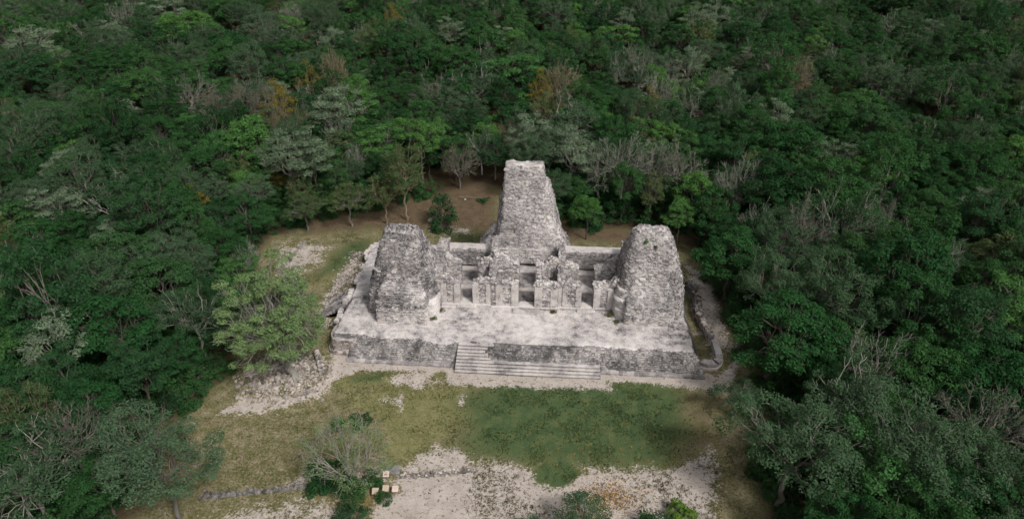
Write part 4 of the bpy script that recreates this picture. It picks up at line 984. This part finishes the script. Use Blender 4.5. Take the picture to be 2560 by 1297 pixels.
P = at(1330, 1330); tree('grey', 0, P[0], P[1]-2.0, .45, .55, 2.0, 'low dark scrub tree left of the one cut by the bottom edge', 'tree', GB)
P = at(1640, 1340); tree('shrub', 0, P[0], P[1], .9, .9, 2.0, 'dark rounded shrub at the bottom edge beside a vivid green plant', 'shrub', GS, name='leafy_shrub')
wood, lf = make_tree(seed=211, R=1.2, h=2.0, dome=1.5, trunk_h=.4, ncl=14, nleaf=38, crad=.45, lsize=.34, tr=.06, branch_r=.03, low=.3, twigs=1, twl=.4)
P = at(1700, 1295); vp = empty('green_shrub', (P[0], P[1], 0)); tag(vp, 'vivid green leafy plant on the sand at the bottom edge', 'shrub')
M['leaf_vivid'] = leaf_mat('vivid_green_leaves', [(0.10, 0.19, 0.03), (0.12, 0.20, 0.04)])
link_mesh('trunk', mesh_from('vivid_trunk', np.concatenate(wood.V), [np.concatenate(wood.Q)], M['bark']), vp)
link_mesh('crown', mesh_from('vivid_crown', np.concatenate(lf.V), [np.concatenate(lf.Q)], M['leaf_vivid']), vp)

# --- the forest all round
r = np.random.default_rng(42)
pts = []
cell = {}
def near(x, y, d):
    ci, cj = int(x//6), int(y//6)
    for a in (-1, 0, 1):
        for b in (-1, 0, 1):
            for (u, v, w_) in cell.get((ci+a, cj+b), ()):
                if (u-x)**2+(v-y)**2 < max(d, w_)**2: return True
    return False
def put(x, y, d): cell.setdefault((int(x//6), int(y//6)), []).append((x, y, d))
for (o, kd, x, y, s, lab) in TREES: put(x, y, 3.6 if kd != 'shrub' else 1.0)
put(tb[0], tb[1], 5.0)
cand_n = 0
while cand_n < 110000:
    cand_n += 1
    y = -62+r.random()**0.8*440; hw = 85+(y+72)*1.0
    x = CAM[0]-0.07*(y+72)+r.uniform(-hw, hw)
    d = r.uniform(2.9, 4.5)+max(0, (y-60))*0.003
    if near(x, y, d): continue
    pts.append((x, y, d)); put(x, y, d)
pts = np.array(pts)
ins = poly_mask(pts[:, 0], pts[:, 1], CLEAR, 0.01) > 0.5
edge = 2*(0.5-poly_mask(pts[:, 0], pts[:, 1], CLEAR, 40.0))*20   # metres outside the clearing (up to 20)
keep = (~ins) & (edge > 0.9)
pts = pts[keep]; edge = edge[keep]
KW = [('dark', .57), ('grey', .19), ('olive', .04), ('bright', .10), ('sage', .035), ('broom', .01), ('bare', .024), ('yellow', .004)]
kinds = [k_[0] for k_ in KW]; pw = np.array([k_[1] for k_ in KW]); pw /= pw.sum()
# patches where one kind prevails
pn = fbm2(pts[:, 0], pts[:, 1], 0.03, 3, 77)
kid = []
for i in range(len(pts)):
    p_ = pw.copy(); p_[1] *= 1+1.6*max(0, pn[i]*2); p_[0] *= 1+1.0*max(0, -pn[i]*2); kid.append(r.choice(len(kinds), p=p_/p_.sum()))
kid = np.array(kid)
pp = to_px(np.column_stack([pts[:, 0], pts[:, 1], np.full(len(pts), 9.0)]))
vis = (pp[:, 0] > -1100) & (pp[:, 0] < 3660) & (pp[:, 1] > -230) & (pp[:, 1] < 1297+420) & (pp[:, 2] > 18)
pts, kid, pp, edge = pts[vis], kid[vis], pp[vis], edge[vis]
inframe = (pp[:, 0] > -20) & (pp[:, 0] < 2580) & (pp[:, 1] > 0) & (pp[:, 1] < 1330)
order = np.argsort(np.where(inframe, pp[:, 2], 1e6))
NEAR_N = 300
singles, rest = order[:NEAR_N], order[NEAR_N:]
ADJ = {'dark': ('dark green dense-crowned tree', 'forest trees with dark crowns'), 'grey': ('grey-green pale-limbed tree', 'forest trees with grey-green crowns'), 'olive': ('olive feathery tree', 'forest trees with olive crowns'),
       'bright': ('fresh green leafy tree', 'forest trees with fresh green crowns'), 'sage': ('pale sage layered tree', 'forest trees with pale crowns'), 'broom': ('dry tan broom-like tree', 'dry forest trees'), 'bare': ('bare pale-branched tree', 'bare forest trees'), 'yellow': ('yellowing tree', 'yellowing forest trees')}
def region(x, y, px):
    if y < -8: side = 'left of the dry grass' if x < 0 else 'right of the lawn'
    elif y < 12: side = 'left of the rubble mound' if x < 0 else 'right of the platform front'
    elif y < 34: side = 'left of the back clearing' if x < 0 else 'right of the right tower'
    else:
        side = ('left of the left tower' if px < 760 else 'behind the left tower' if px < 1100 else 'behind the central tower' if px < 1440 else 'behind the right tower' if px < 1720 else 'right of all towers')
    return side
lab_count = {}
recs = []
for i in singles:
    x, y, d = pts[i]; kd = kinds[kid[i]]; e = edge[i]
    row = 'at the edge' if e < 4.5 else 'one row back' if e < 10 else 'deep inside'
    s = r.uniform(.66, 1.05)*np.clip(d/4.0, .85, 1.2)
    if e < 4: s *= 0.82
    size = 'small ' if s < .75 else 'large ' if s > 1.12 else ''
    recs.append([i, kd, x, y, s, pp[i, 0], size+ADJ[kd][0]+' '+row+', '+region(x, y, pp[i, 0])])
ORD = ['first', 'second', 'third', 'fourth', 'fifth', 'sixth', 'seventh', 'eighth', 'ninth', 'tenth', 'eleventh', 'twelfth']
by = {}
for rc in recs: by.setdefault(rc[6], []).append(rc)
for lab, lst in by.items():
    if len(lst) > 1:
        lst.sort(key=lambda q: q[5])
        for n_, rc in enumerate(lst): rc[6] = lab+', '+(ORD[n_] if n_ < 12 else str(n_+1)+'th')+' from left'
for (i, kd, x, y, s, _, lab) in recs:
    tree(kd, int(r.integers(0, 6)), x, y, s, r.uniform(.84, 1.28), None, lab, 'tree', ADJ[kd][1])
# shrubs closing the forest edge
nsh = 0; shp = []
seg = np.roll(CLEAR, -1, 0)-CLEAR
for (a, dv) in zip(CLEAR, seg):
    L = np.hypot(*dv); n_ = int(L/2.6)
    out = np.array([-dv[1], dv[0]])/L*(1)
    for q in range(n_):
        p_ = a+dv*(q+r.random())/n_+out*r.uniform(0.3, 3.5)
        if p_[1] < -34 or (-13 < p_[0] < -2 and 40 < p_[1]) or (-30 < p_[0] < -8 and p_[1] > 35 and r.random() < .6): continue
        shp.append(p_)
by = {}
for p_ in shp:
    q_ = to_px((p_[0], p_[1], 1.5))[0]; s = r.uniform(.65, 1.15)
    lab = ('low ' if s < .85 else 'tall ' if s > 1.0 else '')+'dark green shrub at the forest edge '+region(p_[0], p_[1], q_[0]); by.setdefault(lab, []).append((q_[0], p_, s))
for lab, lst in by.items():
    lst.sort(key=lambda q: q[0])
    for n_, (_, p_, s) in enumerate(lst):
        l2 = lab if len(lst) == 1 else lab+', '+(ORD[n_] if n_ < 12 else str(n_+1)+'th')+' from left'
        tree('shrub', int(r.integers(0, 2)), p_[0], p_[1], s, r.uniform(.8, 1.3), None, l2, 'shrub', 'shrubs along the forest edge')

# everything farther off: one wood, instanced on points
pc = bpy.data.collections.new('tree_kinds'); idx_of = {}
cnt = 0
for kd in kinds:
    for v, pr in enumerate(PROTO[kd]):
        wood, lf = pr[4], pr[5]; wv = np.concatenate(wood.V); lv = np.concatenate(lf.V); wq = np.concatenate(wood.Q); lq = np.concatenate(lf.Q)
        me = mesh_from('far_'+kd, np.concatenate([wv, lv]), [np.concatenate([wq, lq+len(wv)])], [pr[6], pr[7]], midx=np.concatenate([np.zeros(len(wq)), np.ones(len(lq))]))
        ob = bpy.data.objects.new('k%03d' % cnt, me); pc.objects.link(ob); idx_of.setdefault(kd, []).append(cnt); cnt += 1
for v, pr in enumerate(PROTO['shrub']):
    wood, lf = pr[4], pr[5]; lv = np.concatenate(lf.V); lq = np.concatenate(lf.Q)
    ob = bpy.data.objects.new('k%03d' % cnt, mesh_from('far_shrub', lv, [lq], [pr[7]])); pc.objects.link(ob); idx_of.setdefault('shrub', []).append(cnt); cnt += 1
fp = pts[rest]; fk = [idx_of[kinds[kid[i]]][int(r.integers(0, 99)) % len(idx_of[kinds[kid[i]]])] for i in rest]
ng = bpy.data.node_groups.new('forest_scatter', 'GeometryNodeTree')
ng.interface.new_socket('Geometry', in_out='INPUT', socket_type='NodeSocketGeometry'); ng.interface.new_socket('Geometry', in_out='OUTPUT', socket_type='NodeSocketGeometry')
gi = ng.nodes.new('NodeGroupInput'); go = ng.nodes.new('NodeGroupOutput'); iop = ng.nodes.new('GeometryNodeInstanceOnPoints'); ci = ng.nodes.new('GeometryNodeCollectionInfo')
ci.inputs['Collection'].default_value = pc; ci.inputs['Separate Children'].default_value = True; ci.inputs['Reset Children'].default_value = True
def natt(nm, tp):
    nd = ng.nodes.new('GeometryNodeInputNamedAttribute'); nd.data_type = tp; nd.inputs['Name'].default_value = nm; return nd.outputs['Attribute']
ng.links.new(gi.outputs[0], iop.inputs['Points']); ng.links.new(ci.outputs[0], iop.inputs['Instance']); iop.inputs['Pick Instance'].default_value = True
ng.links.new(natt('kind_index', 'INT'), iop.inputs['Instance Index'])
e2r = ng.nodes.new('FunctionNodeEulerToRotation'); ng.links.new(natt('turn', 'FLOAT_VECTOR'), e2r.inputs[0]); ng.links.new(e2r.outputs[0], iop.inputs['Rotation'])
ng.links.new(natt('size', 'FLOAT_VECTOR'), iop.inputs['Scale']); ng.links.new(iop.outputs[0], go.inputs[0])
def scatter(name, co, kind_i, size, label, cat):
    me = bpy.data.meshes.new(name); n_ = len(co); me.vertices.add(n_); me.vertices.foreach_set('co', np.asarray(co, np.float32).ravel())
    a_ = me.attributes.new('kind_index', 'INT', 'POINT'); a_.data.foreach_set('value', np.array(kind_i, np.int32))
    a_ = me.attributes.new('turn', 'FLOAT_VECTOR', 'POINT'); tv = np.zeros((n_, 3), np.float32); tv[:, 2] = r.uniform(0, 6.28, n_); a_.data.foreach_set('vector', tv.ravel())
    a_ = me.attributes.new('size', 'FLOAT_VECTOR', 'POINT'); a_.data.foreach_set('vector', np.asarray(size, np.float32).ravel())
    o = link_mesh(name, me); tag(o, label, cat, kind='stuff'); md = o.modifiers.new('scatter', 'NODES'); md.node_group = ng; return o
s_ = r.uniform(.60, 1.0, len(fp))*np.clip(fp[:, 2]/4.1, .85, 1.25)
scatter('distant_forest', np.column_stack([fp[:, 0], fp[:, 1], np.zeros(len(fp))]), fk, np.column_stack([s_, s_, s_*r.uniform(.84, 1.3, len(fp))/np.clip(fp[:, 2]/4.8, 1, 1.3)]), 'dense tropical forest stretching away behind and around the clearing', 'forest')
ug = np.column_stack([r.uniform(-95, 75, 5200), r.uniform(-40, 75, 5200)])
eo = (0.5-poly_mask(ug[:, 0], ug[:, 1], CLEAR, 40.0))*40
ug = ug[(eo > 2.2) & (r.random(len(ug)) < np.where(eo < 18, .75, .35))]
ug = ug[~((ug[:, 0] > -26) & (ug[:, 0] < -3) & (ug[:, 1] > 40) & (ug[:, 1] < 60))]
s_ = r.uniform(.55, 1.15, len(ug))
scatter('undergrowth', np.column_stack([ug, np.zeros(len(ug))]), [idx_of['shrub'][int(v)] for v in r.integers(0, 2, len(ug))], np.column_stack([s_, s_, s_*r.uniform(.7, 1.1, len(ug))]), 'dark leafy undergrowth on the forest floor between the trunks', 'undergrowth')

# ------------------------------------------------------------------ rubble mound under the lone tree
mound = empty('rubble_mound', (mound_c[0], mound_c[1], 0)); tag(mound, 'oval rubble mound ringed with stones round the roots of the light green tree', 'rubble mound')
r = np.random.default_rng(91)
ring_px = [(590, 985), (600, 960), (625, 935), (592, 995), (610, 1003), (640, 1006), (670, 1007), (700, 1006), (730, 1001), (755, 995), (780, 985), (800, 970), (815, 950), (826, 930), (830, 905)]
ring_w = [at(a, b)[:2] for a, b in ring_px[3:]]
def loose(par, x, y, s, mats='rub', z=None, name='stone'):
    o = bpy.data.objects.new(name, SM[mats][r.integers(5)]); COL.objects.link(o)
    zz = (ground_z(x, y) if z is None else z)+s[2]*0.25
    if par is not None: o.parent = par; o.location = (x-par['_o'][0], y-par['_o'][1], zz-par['_o'][2])
    else: o.location = (x, y, zz)
    o.scale = s; o.rotation_euler = (r.normal(0, .2), r.normal(0, .2), r.uniform(0, 6.28)); return o
for (a, b) in zip(ring_w[:-1], ring_w[1:]):
    L = np.hypot(*(b-a)); n = max(2, int(L/0.42))
    for q in range(n):
        p_ = a+(b-a)*(q+r.uniform(.2, .8))/n+r.normal(0, .08, 2)
        loose(mound, p_[0], p_[1], (r.uniform(.4, .75), r.uniform(.3, .5), r.uniform(.3, .5)))
mp = poly_mask  # rubble fill
V_C = []
while len(V_C) < 1500:
    x, y = mound_c+np.array([r.normal(0, 3.0), r.normal(0, 2.6)])
    if np.hypot((x-mound_c[0])/6.2, (y-mound_c[1])/5.4) < 1: V_C.append((x, y, ground_z(x, y)))
def rubble_mesh(Cs, lo, hi, name, mat, parent=None):
    Cs = np.array(Cs); n = len(Cs); N = np.tile([0, 0, 1.0], (n, 1))+r.normal(0, .3, (n, 3)); N /= np.linalg.norm(N, axis=1, keepdims=True)
    T = r.normal(0, 1, (n, 3)); T -= N*np.einsum('ij,ij->i', T, N)[:, None]; T /= np.linalg.norm(T, axis=1, keepdims=True)
    mb = MB(); L = lo+(hi-lo)*r.random(n)**2.2; stones(mb, Cs, T, N, L, L*r.uniform(.55, .95, n), L*r.uniform(.2, .5, n), 0.28, 0.7, r)
    o = mb.build(name, mat, parent); tag(o, kind='stuff'); return o
rubble_mesh(V_C, .12, .55, 'rubble', M['rubble'], mound)
for q in range(26):
    x, y = mound_c+np.array([r.normal(0, 2.8), r.normal(0, 2.4)]); loose(mound, x, y, (r.uniform(.4, .7), r.uniform(.3, .5), r.uniform(.25, .4)))
wall('mound_wall', at(812, 935)[:2], at(800, 888)[:2], 0.6, -0.3, lin((0, .9), (4, 1.1)), mound, 'rubble', 760, both=True, big=0)
# rubble spilling along the platform's left side, and pebbles over the bare ground
C_ = []
while len(C_) < 1500:
    x, y = r.uniform(-33, -26.6), r.uniform(7, 27)
    if r.random() < np.exp(-((x+28.6)/1.6)**2): C_.append((x, y, ground_z(x, y)))
o = rubble_mesh(C_, .10, .42, 'rubble_scree', M['rubble']); tag(o, 'loose rubble scree along the left side of the platform', 'rubble')
C_ = []
bx = np.column_stack([r.uniform(-48, 30, 60000), r.uniform(-32, 52, 60000)])
ix = np.clip(np.searchsorted(gx, bx[:, 0])-1, 0, nx-2); iy = np.clip(np.searchsorted(gy, bx[:, 1])-1, 0, ny-2)
wv = sand[iy, ix]*inside[iy, ix]*(fbm2(bx[:, 0], bx[:, 1], .35, 3, 61)*.8+.35)
sel = bx[r.random(len(bx)) < np.clip(wv, 0, 1)*0.28]
sel = sel[~((sel[:, 0] > -27) & (sel[:, 0] < 24) & (sel[:, 1] > -1.6) & (sel[:, 1] < 26.5))]
o = rubble_mesh([(x, y, ground_z(x, y)) for x, y in sel[:5200]], .05, .26, 'pebbles', M['rubble']); tag(o, 'scattered pale pebbles and chips over the bare soil', 'pebbles')

# ------------------------------------------------------------------ low plants: grass, weeds, fallen leaves
def tufts(P, hgt, wid, nb, name, mat, label, cat, jit=.12):
    n = len(P); P = np.repeat(P, nb, 0); m = len(P)
    a = r.uniform(0, 6.28, m); base = P+np.column_stack([np.cos(a), np.sin(a), np.zeros(m)])*r.uniform(0, wid, m)[:, None]
    h = hgt*r.uniform(.5, 1.4, m); ln = r.uniform(.2, .9, m)*h; b = r.uniform(0, 6.28, m)
    tip = base+np.column_stack([np.cos(b)*ln, np.sin(b)*ln, h]); t = np.column_stack([-np.sin(b), np.cos(b), np.zeros(m)])*(hgt*.28*r.uniform(.6, 1.3, m))[:, None]
    V = np.stack([base-t, base+t, tip], 1).reshape(-1, 3); mb = MB(); mb.add(V, None, np.arange(3*m).reshape(m, 3))
    o = mb.build(name, mat); tag(o, label, cat, kind='stuff'); return o
M['grass'] = leaf_mat('short_grass', [(0.085, 0.118, 0.046), (0.085, 0.118, 0.046)], .35, .7, .8)
M['drygrass'] = leaf_mat('dry_grass', [(0.15, 0.135, 0.06), (0.15, 0.135, 0.06)], .2, .7, 1.0)
M['weed'] = leaf_mat('weed_leaves', [(0.11, 0.10, 0.035), (0.11, 0.10, 0.035)], .3, .8, .9)
M['fallen'] = leaf_mat('fallen_leaves', [(0.30, 0.16, 0.04), (0.30, 0.16, 0.04)], .2, .7, .9)
def pick(wf, n, lo=(-46, -33), hi=(30, 50)):
    out = []
    while len(out) < n:
        b = np.column_stack([r.uniform(lo[0], hi[0], 20000), r.uniform(lo[1], hi[1], 20000)])
        ix = np.clip(np.searchsorted(gx, b[:, 0])-1, 0, nx-2); iy = np.clip(np.searchsorted(gy, b[:, 1])-1, 0, ny-2)
        ok = (r.random(len(b)) < wf(b[:, 0], b[:, 1], ix, iy)) & ~((b[:, 0] > -27) & (b[:, 0] < 23.8) & (b[:, 1] > -1.7) & (b[:, 1] < 26.6))
        b = b[ok]; ix, iy = ix[ok], iy[ok]; out += list(np.column_stack([b, Zg[iy, ix]-.01]))
    return np.array(out[:n])
notsand = lambda ix, iy: np.clip(1-1.3*sand[iy, ix], 0, 1)*np.clip(1-1.1*brown[iy, ix], 0, 1)
tufts(pick(lambda x, y, ix, iy: notsand(ix, iy)*np.clip(.25+fbm2(x, y, .5, 3, 71), 0, 1)*(0.4+lawn[iy, ix]), 16000), .13, .16, 4, 'grass', M['grass'], 'short green grass over the lawn of the clearing', 'grass')
tufts(pick(lambda x, y, ix, iy: notsand(ix, iy)*np.clip(.15+fbm2(x, y, .4, 3, 73), 0, 1)*(1-.8*lawn[iy, ix]), 14000), .12, .18, 4, 'dry_grass', M['drygrass'], 'dry yellowish grass over the left of the clearing', 'grass')
wp = pick(lambda x, y, ix, iy: (sand[iy, ix] > .5)*inside[iy, ix]*(y < -12)*np.clip(.16+.5*fbm2(x, y, .30, 3, 79), 0, .8)*np.where(x < -5, .35, 1), 2300)
wp = np.repeat(wp, 7, 0)+r.normal(0, .12, (len(wp)*7, 3))*np.array([1, 1, 0])
tufts(wp, .09, .10, 4, 'weeds', M['weed'], 'low olive weeds dotted over the sandy foreground', 'weeds')
c1, c2 = at(1520, 1240)[:2], at(1470, 1290)[:2]
fl = np.concatenate([c1+r.normal(0, 1.5, (1100, 2))*np.array([1.3, .8]), c2+r.normal(0, 1.2, (700, 2)), at(1500, 1120)[:2]+r.normal(0, 3.0, (260, 2))*np.array([1.6, 1]), at(890, 1250)[:2]+r.normal(0, 1.6, (500, 2))])
mb = MB(); n_ = len(fl); N_ = np.tile([0, 0, 1.0], (n_, 1))+r.normal(0, .25, (n_, 3)); N_ /= np.linalg.norm(N_, axis=1, keepdims=True)
leaves(mb, np.column_stack([fl, [ground_z(x, y)+.03 for x, y in fl]]), N_, .17, r, .7)
o = mb.build('fallen_leaves', M['fallen']); tag(o, 'orange-brown fallen leaves on sand and lawn', 'leaves', kind='stuff')

def bush(name, P, R, h, leaf, n, label, cat='plant', ls=.2):
    rt = empty(name, P); tag(rt, label, cat); mb = MB(); q = np.random.default_rng(int(abs(P[0]*77+P[1]*13)) % 9999)
    for _ in range(n):
        d = q.normal(0, 1, 3); d[2] = abs(d[2]); clump(mb, np.array(P)+d/np.linalg.norm(d)*np.array([R, R, h])*q.random(), R*.5, .8, 26, ls, q)
    mb.build('foliage', leaf, rt); ms = MB()
    for _ in range(4): tube(ms, curve(P, np.array(P)+np.array([q.normal(0, R*.4), q.normal(0, R*.4), h*.8]), q, 4), [.03, .025, .02, .012], 4)
    ms.build('stem', M['bark'], rt)
def on_front(Pr, x, z):
    """a point on a lofted tower's camera-facing skin"""
    f_ = Pr.reshape(-1, 3); d = (f_[:, 0]-x)**2*2+(f_[:, 2]-z)**2+np.where(f_[:, 1] > np.median(f_[:, 1]), 50, 0); return f_[np.argmin(d)]
p1 = on_front(PR, 15.3, 14.0); bush('tower_plant', (p1[0], p1[1]-.05, p1[2]), .32, .55, M['leaf_bright'], 9, 'dark green tuft growing high on the right tower, the left one of two', ls=.16)
p1 = on_front(PR, 16.7, 13.4); bush('tower_plant', (p1[0], p1[1]-.05, p1[2]), .34, .4, M['leaf_olive'], 8, 'olive tuft growing high on the right tower, the right one of two', ls=.16)
bush('dry_tuft', (-4.75, 22.0, 15.0), .3, .7, M['leaf_yellow'], 8, 'yellow dry tuft on the left shoulder of the central tower', ls=.16)
for (x, y, sx, lab) in ((-12.4, 8.4, .7, 'yellowish weeds in the corner between left tower and facade'), (11.3, 8.9, .8, 'yellowish weeds in the corner beside the right tower'), (-13.0, 6.4, .5, 'weeds along the right foot of the left tower'), (3.4, 9.1, .5, 'small weeds right of the central door step'), (12.3, 7.4, .5, 'weeds along the left foot of the right tower')):
    bush('corner_weeds', (x, y, float(plat_z(x, y))), sx, .22, M['leaf_tan'], 14, lab, 'weeds', .14)
# ------------------------------------------------------------------ four small display panels by the bare tree
k = NT('panel_face'); g = k.n('ShaderNodeNewGeometry')
M['panel'] = k.bsdf(k.mix(k.noise(g.outputs['Position'], 6, 3, .6), (0.52, 0.42, 0.36), (0.62, 0.53, 0.46)), .6)
M['panel_tan'] = flat_mat('faded_panel', (0.40, 0.33, 0.25), (0.50, 0.43, 0.34)); M['panel_edge'] = flat_mat('red_brown_edge', (0.22, 0.10, 0.06), (0.30, 0.15, 0.10))
M['print'] = flat_mat('red_brown_print', (0.34, 0.15, 0.11), (0.40, 0.20, 0.15)); M['concrete'] = flat_mat('grey_concrete', (0.20, 0.19, 0.18), (0.30, 0.29, 0.28))
for (px, py, mt_, pic, lab) in ((965, 1184, 'panel', True, 'square pale sign panel with red drawing of the three towers, standing apart behind the others'), (938, 1226, 'panel_tan', False, 'square faded sign panel, leftmost of the front three'),
                           (964, 1219, 'panel_tan', False, 'square tan sign panel, middle of the front three'), (988, 1221, 'panel', False, 'square pink sign panel, rightmost of the front three')):
    P = at(px, py, .75); zb = ground_z(P[0], P[1]); rt = empty('sign_panel', (P[0], P[1], zb), math.radians(5)); tag(rt, lab, 'sign', 'sign panels by the bare tree')
    def bx_(nm, x0, x1, y0, y1, z0, z1, m, tilt=0):
        mb = MB(); box(mb, x0, x1, y0, y1, z0, z1); V = mb.V[0]
        if tilt: V[:, 2] += V[:, 1]*tilt
        ob = link_mesh(nm, mesh_from(nm, V, [np.concatenate(mb.Q)], m), rt); return ob
    bx_('post', -.12, .12, -.1, .1, -.2, .68, M['concrete']); bx_('frame', -.36, .36, -.36, .36, .66, .73, M['panel_edge'], .28); bx_('face', -.335, .335, -.335, .335, .732, .75, M[mt_], .28)
    if pic:
        mb = MB(); V = [(-.2, -.17), (.2, -.17), (.2, -.11), (.17, -.11), (.14, .05), (.09, .05), (.07, -.06), (.045, -.06), (.03, .14), (-.03, .14), (-.045, -.06), (-.07, -.06), (-.09, .05), (-.14, .05), (-.17, -.11), (-.2, -.11)]
        V3 = [(x, y, .756+.28*y) for x, y in V]; me = bpy.data.meshes.new('drawing'); me.from_pydata(V3, [], [list(range(len(V3)))]); me.materials.append(M['print']); link_mesh('drawing', me, rt)
    else:
        for q in range(2 if mt_ == 'panel' else 3): bx_('printed_line', -.22, .2-.06*q, .12-.14*q, .145-.14*q, .752, .756, M['print'], .28)
# concrete pads the panels stand by
pad = at(985, 1178); mb = MB(); box(mb, pad[0]-1.1, pad[0]+.7, pad[1]-.5, pad[1]+.8, -.2, .14); o = mb.build('stone_pad', M['stone_dark'], origin=(pad[0], pad[1], 0)); tag(o, 'low dark stone pad behind the sign panels', 'stone pad')
# ------------------------------------------------------------------ kerbs of an old terrace across the foreground
def kerb(pxs, label, seed):
    q = np.random.default_rng(seed); W = [at(a, b)[:2] for a, b in pxs]; rt = empty('stone_kerb', (W[0][0], W[0][1], 0)); tag(rt, label, 'kerb')
    for a, b in zip(W[:-1], W[1:]):
        d = b-a; L = np.hypot(*d); d /= L; s = 0; az = math.atan2(d[1], d[0])
        while s < L-.1:
            l = min(q.uniform(.25, .7), L-s); p_ = a+d*(s+l/2)
            if q.random() < .12: s += l; continue
            o = bpy.data.objects.new('stone', SM['dark' if q.random() < .8 else 'rub'][q.integers(5)]); COL.objects.link(o); o.parent = rt
            o.location = (p_[0]-rt['_o'][0]+q.normal(0, .05), p_[1]-rt['_o'][1]+q.normal(0, .14), ground_z(p_[0], p_[1])-.06); o.scale = (l*.95, q.uniform(.3, .75), q.uniform(.2, .55)); o.rotation_euler = (q.normal(0, .12), q.normal(0, .12), az+q.normal(0, .3)); s += l
for pxs, sd_, lab in (([(500, 1249), (560, 1243), (640, 1234), (720, 1226), (795, 1214)], 760, 'low dark stone kerb across the dry grass on the lower left'), ([(1000, 1196), (1060, 1193), (1120, 1187), (1185, 1178)], 780, 'short low stone kerb running right from the sign panels')):
    W = [at(a, b)[:2] for a, b in pxs]; q = np.random.default_rng(sd_)
    rt = empty('stone_kerb', (W[0][0], W[0][1], 0)); tag(rt, lab, 'kerb')
    for n_, (a, b) in enumerate(zip(W[:-1], W[1:])): wall('kerb_section', a, b, q.uniform(.5, .8), -0.3, lin((0, q.uniform(.03, .26)), (2, q.uniform(.0, .2)), (4, q.uniform(.02, .24)), (9, q.uniform(.02, .2))), rt, 'kerb' if sd_ == 760 else 'rubble', sd_+n_*2, dz=.15, big=0, core='kerb')
kerb([(690, 690), (720, 650), (765, 600)], 'overgrown line of stones on the bare ground at the back left', 3)
# loose rocks and a fallen branch on the back clearing
for (px, py, s, lab) in ((1076, 552, 1.0, 'white rock beside the dark small tree behind the left tower'), (1074, 577, .55, 'small white stone in front of the white rock behind the left tower'), (1163, 499, .4, 'small white stone by the fallen branch')):
    P = at(px, py); o = loose(None, P[0], P[1], (s, s*.7, s*.5), 'pale', name='rock'); tag(o, lab, 'rock')
P = at(1150, 492, .5); fbr = empty('fallen_branch', (P[0], P[1], 0)); tag(fbr, 'long fallen branch with a few dark leaves on the brown ground', 'branch')
mb = MB(); q = np.random.default_rng(8); P0 = at(1148, 492, .6); P1 = at(1210, 498, .5); tube(mb, curve(P0, P1, q, 7, .05, .03), np.linspace(.10, .04, 7), 5)
for _ in range(5):
    a = P0+(P1-P0)*q.uniform(.3, 1); tube(mb, curve(a, a+np.array([q.uniform(.2, 1.2), q.normal(0, .6), q.uniform(-.3, .7)]), q, 4), [.04, .03, .02, .015], 4)
tube(mb, [P0, P0+np.array([.05, 0, -.8])], [.06, .05], 4)
mb.build('limb', M['bark_tan'], fbr); mb = MB()
for _ in range(9): clump(mb, P1+q.normal(0, .6, 3)*np.array([1, .8, .3]), .5, .5, 40, .25, q)
mb.build('leaf_spray', M['leaf_dark'], fbr)
for o in bpy.data.objects:
    if '_o' in o: del o['_o']
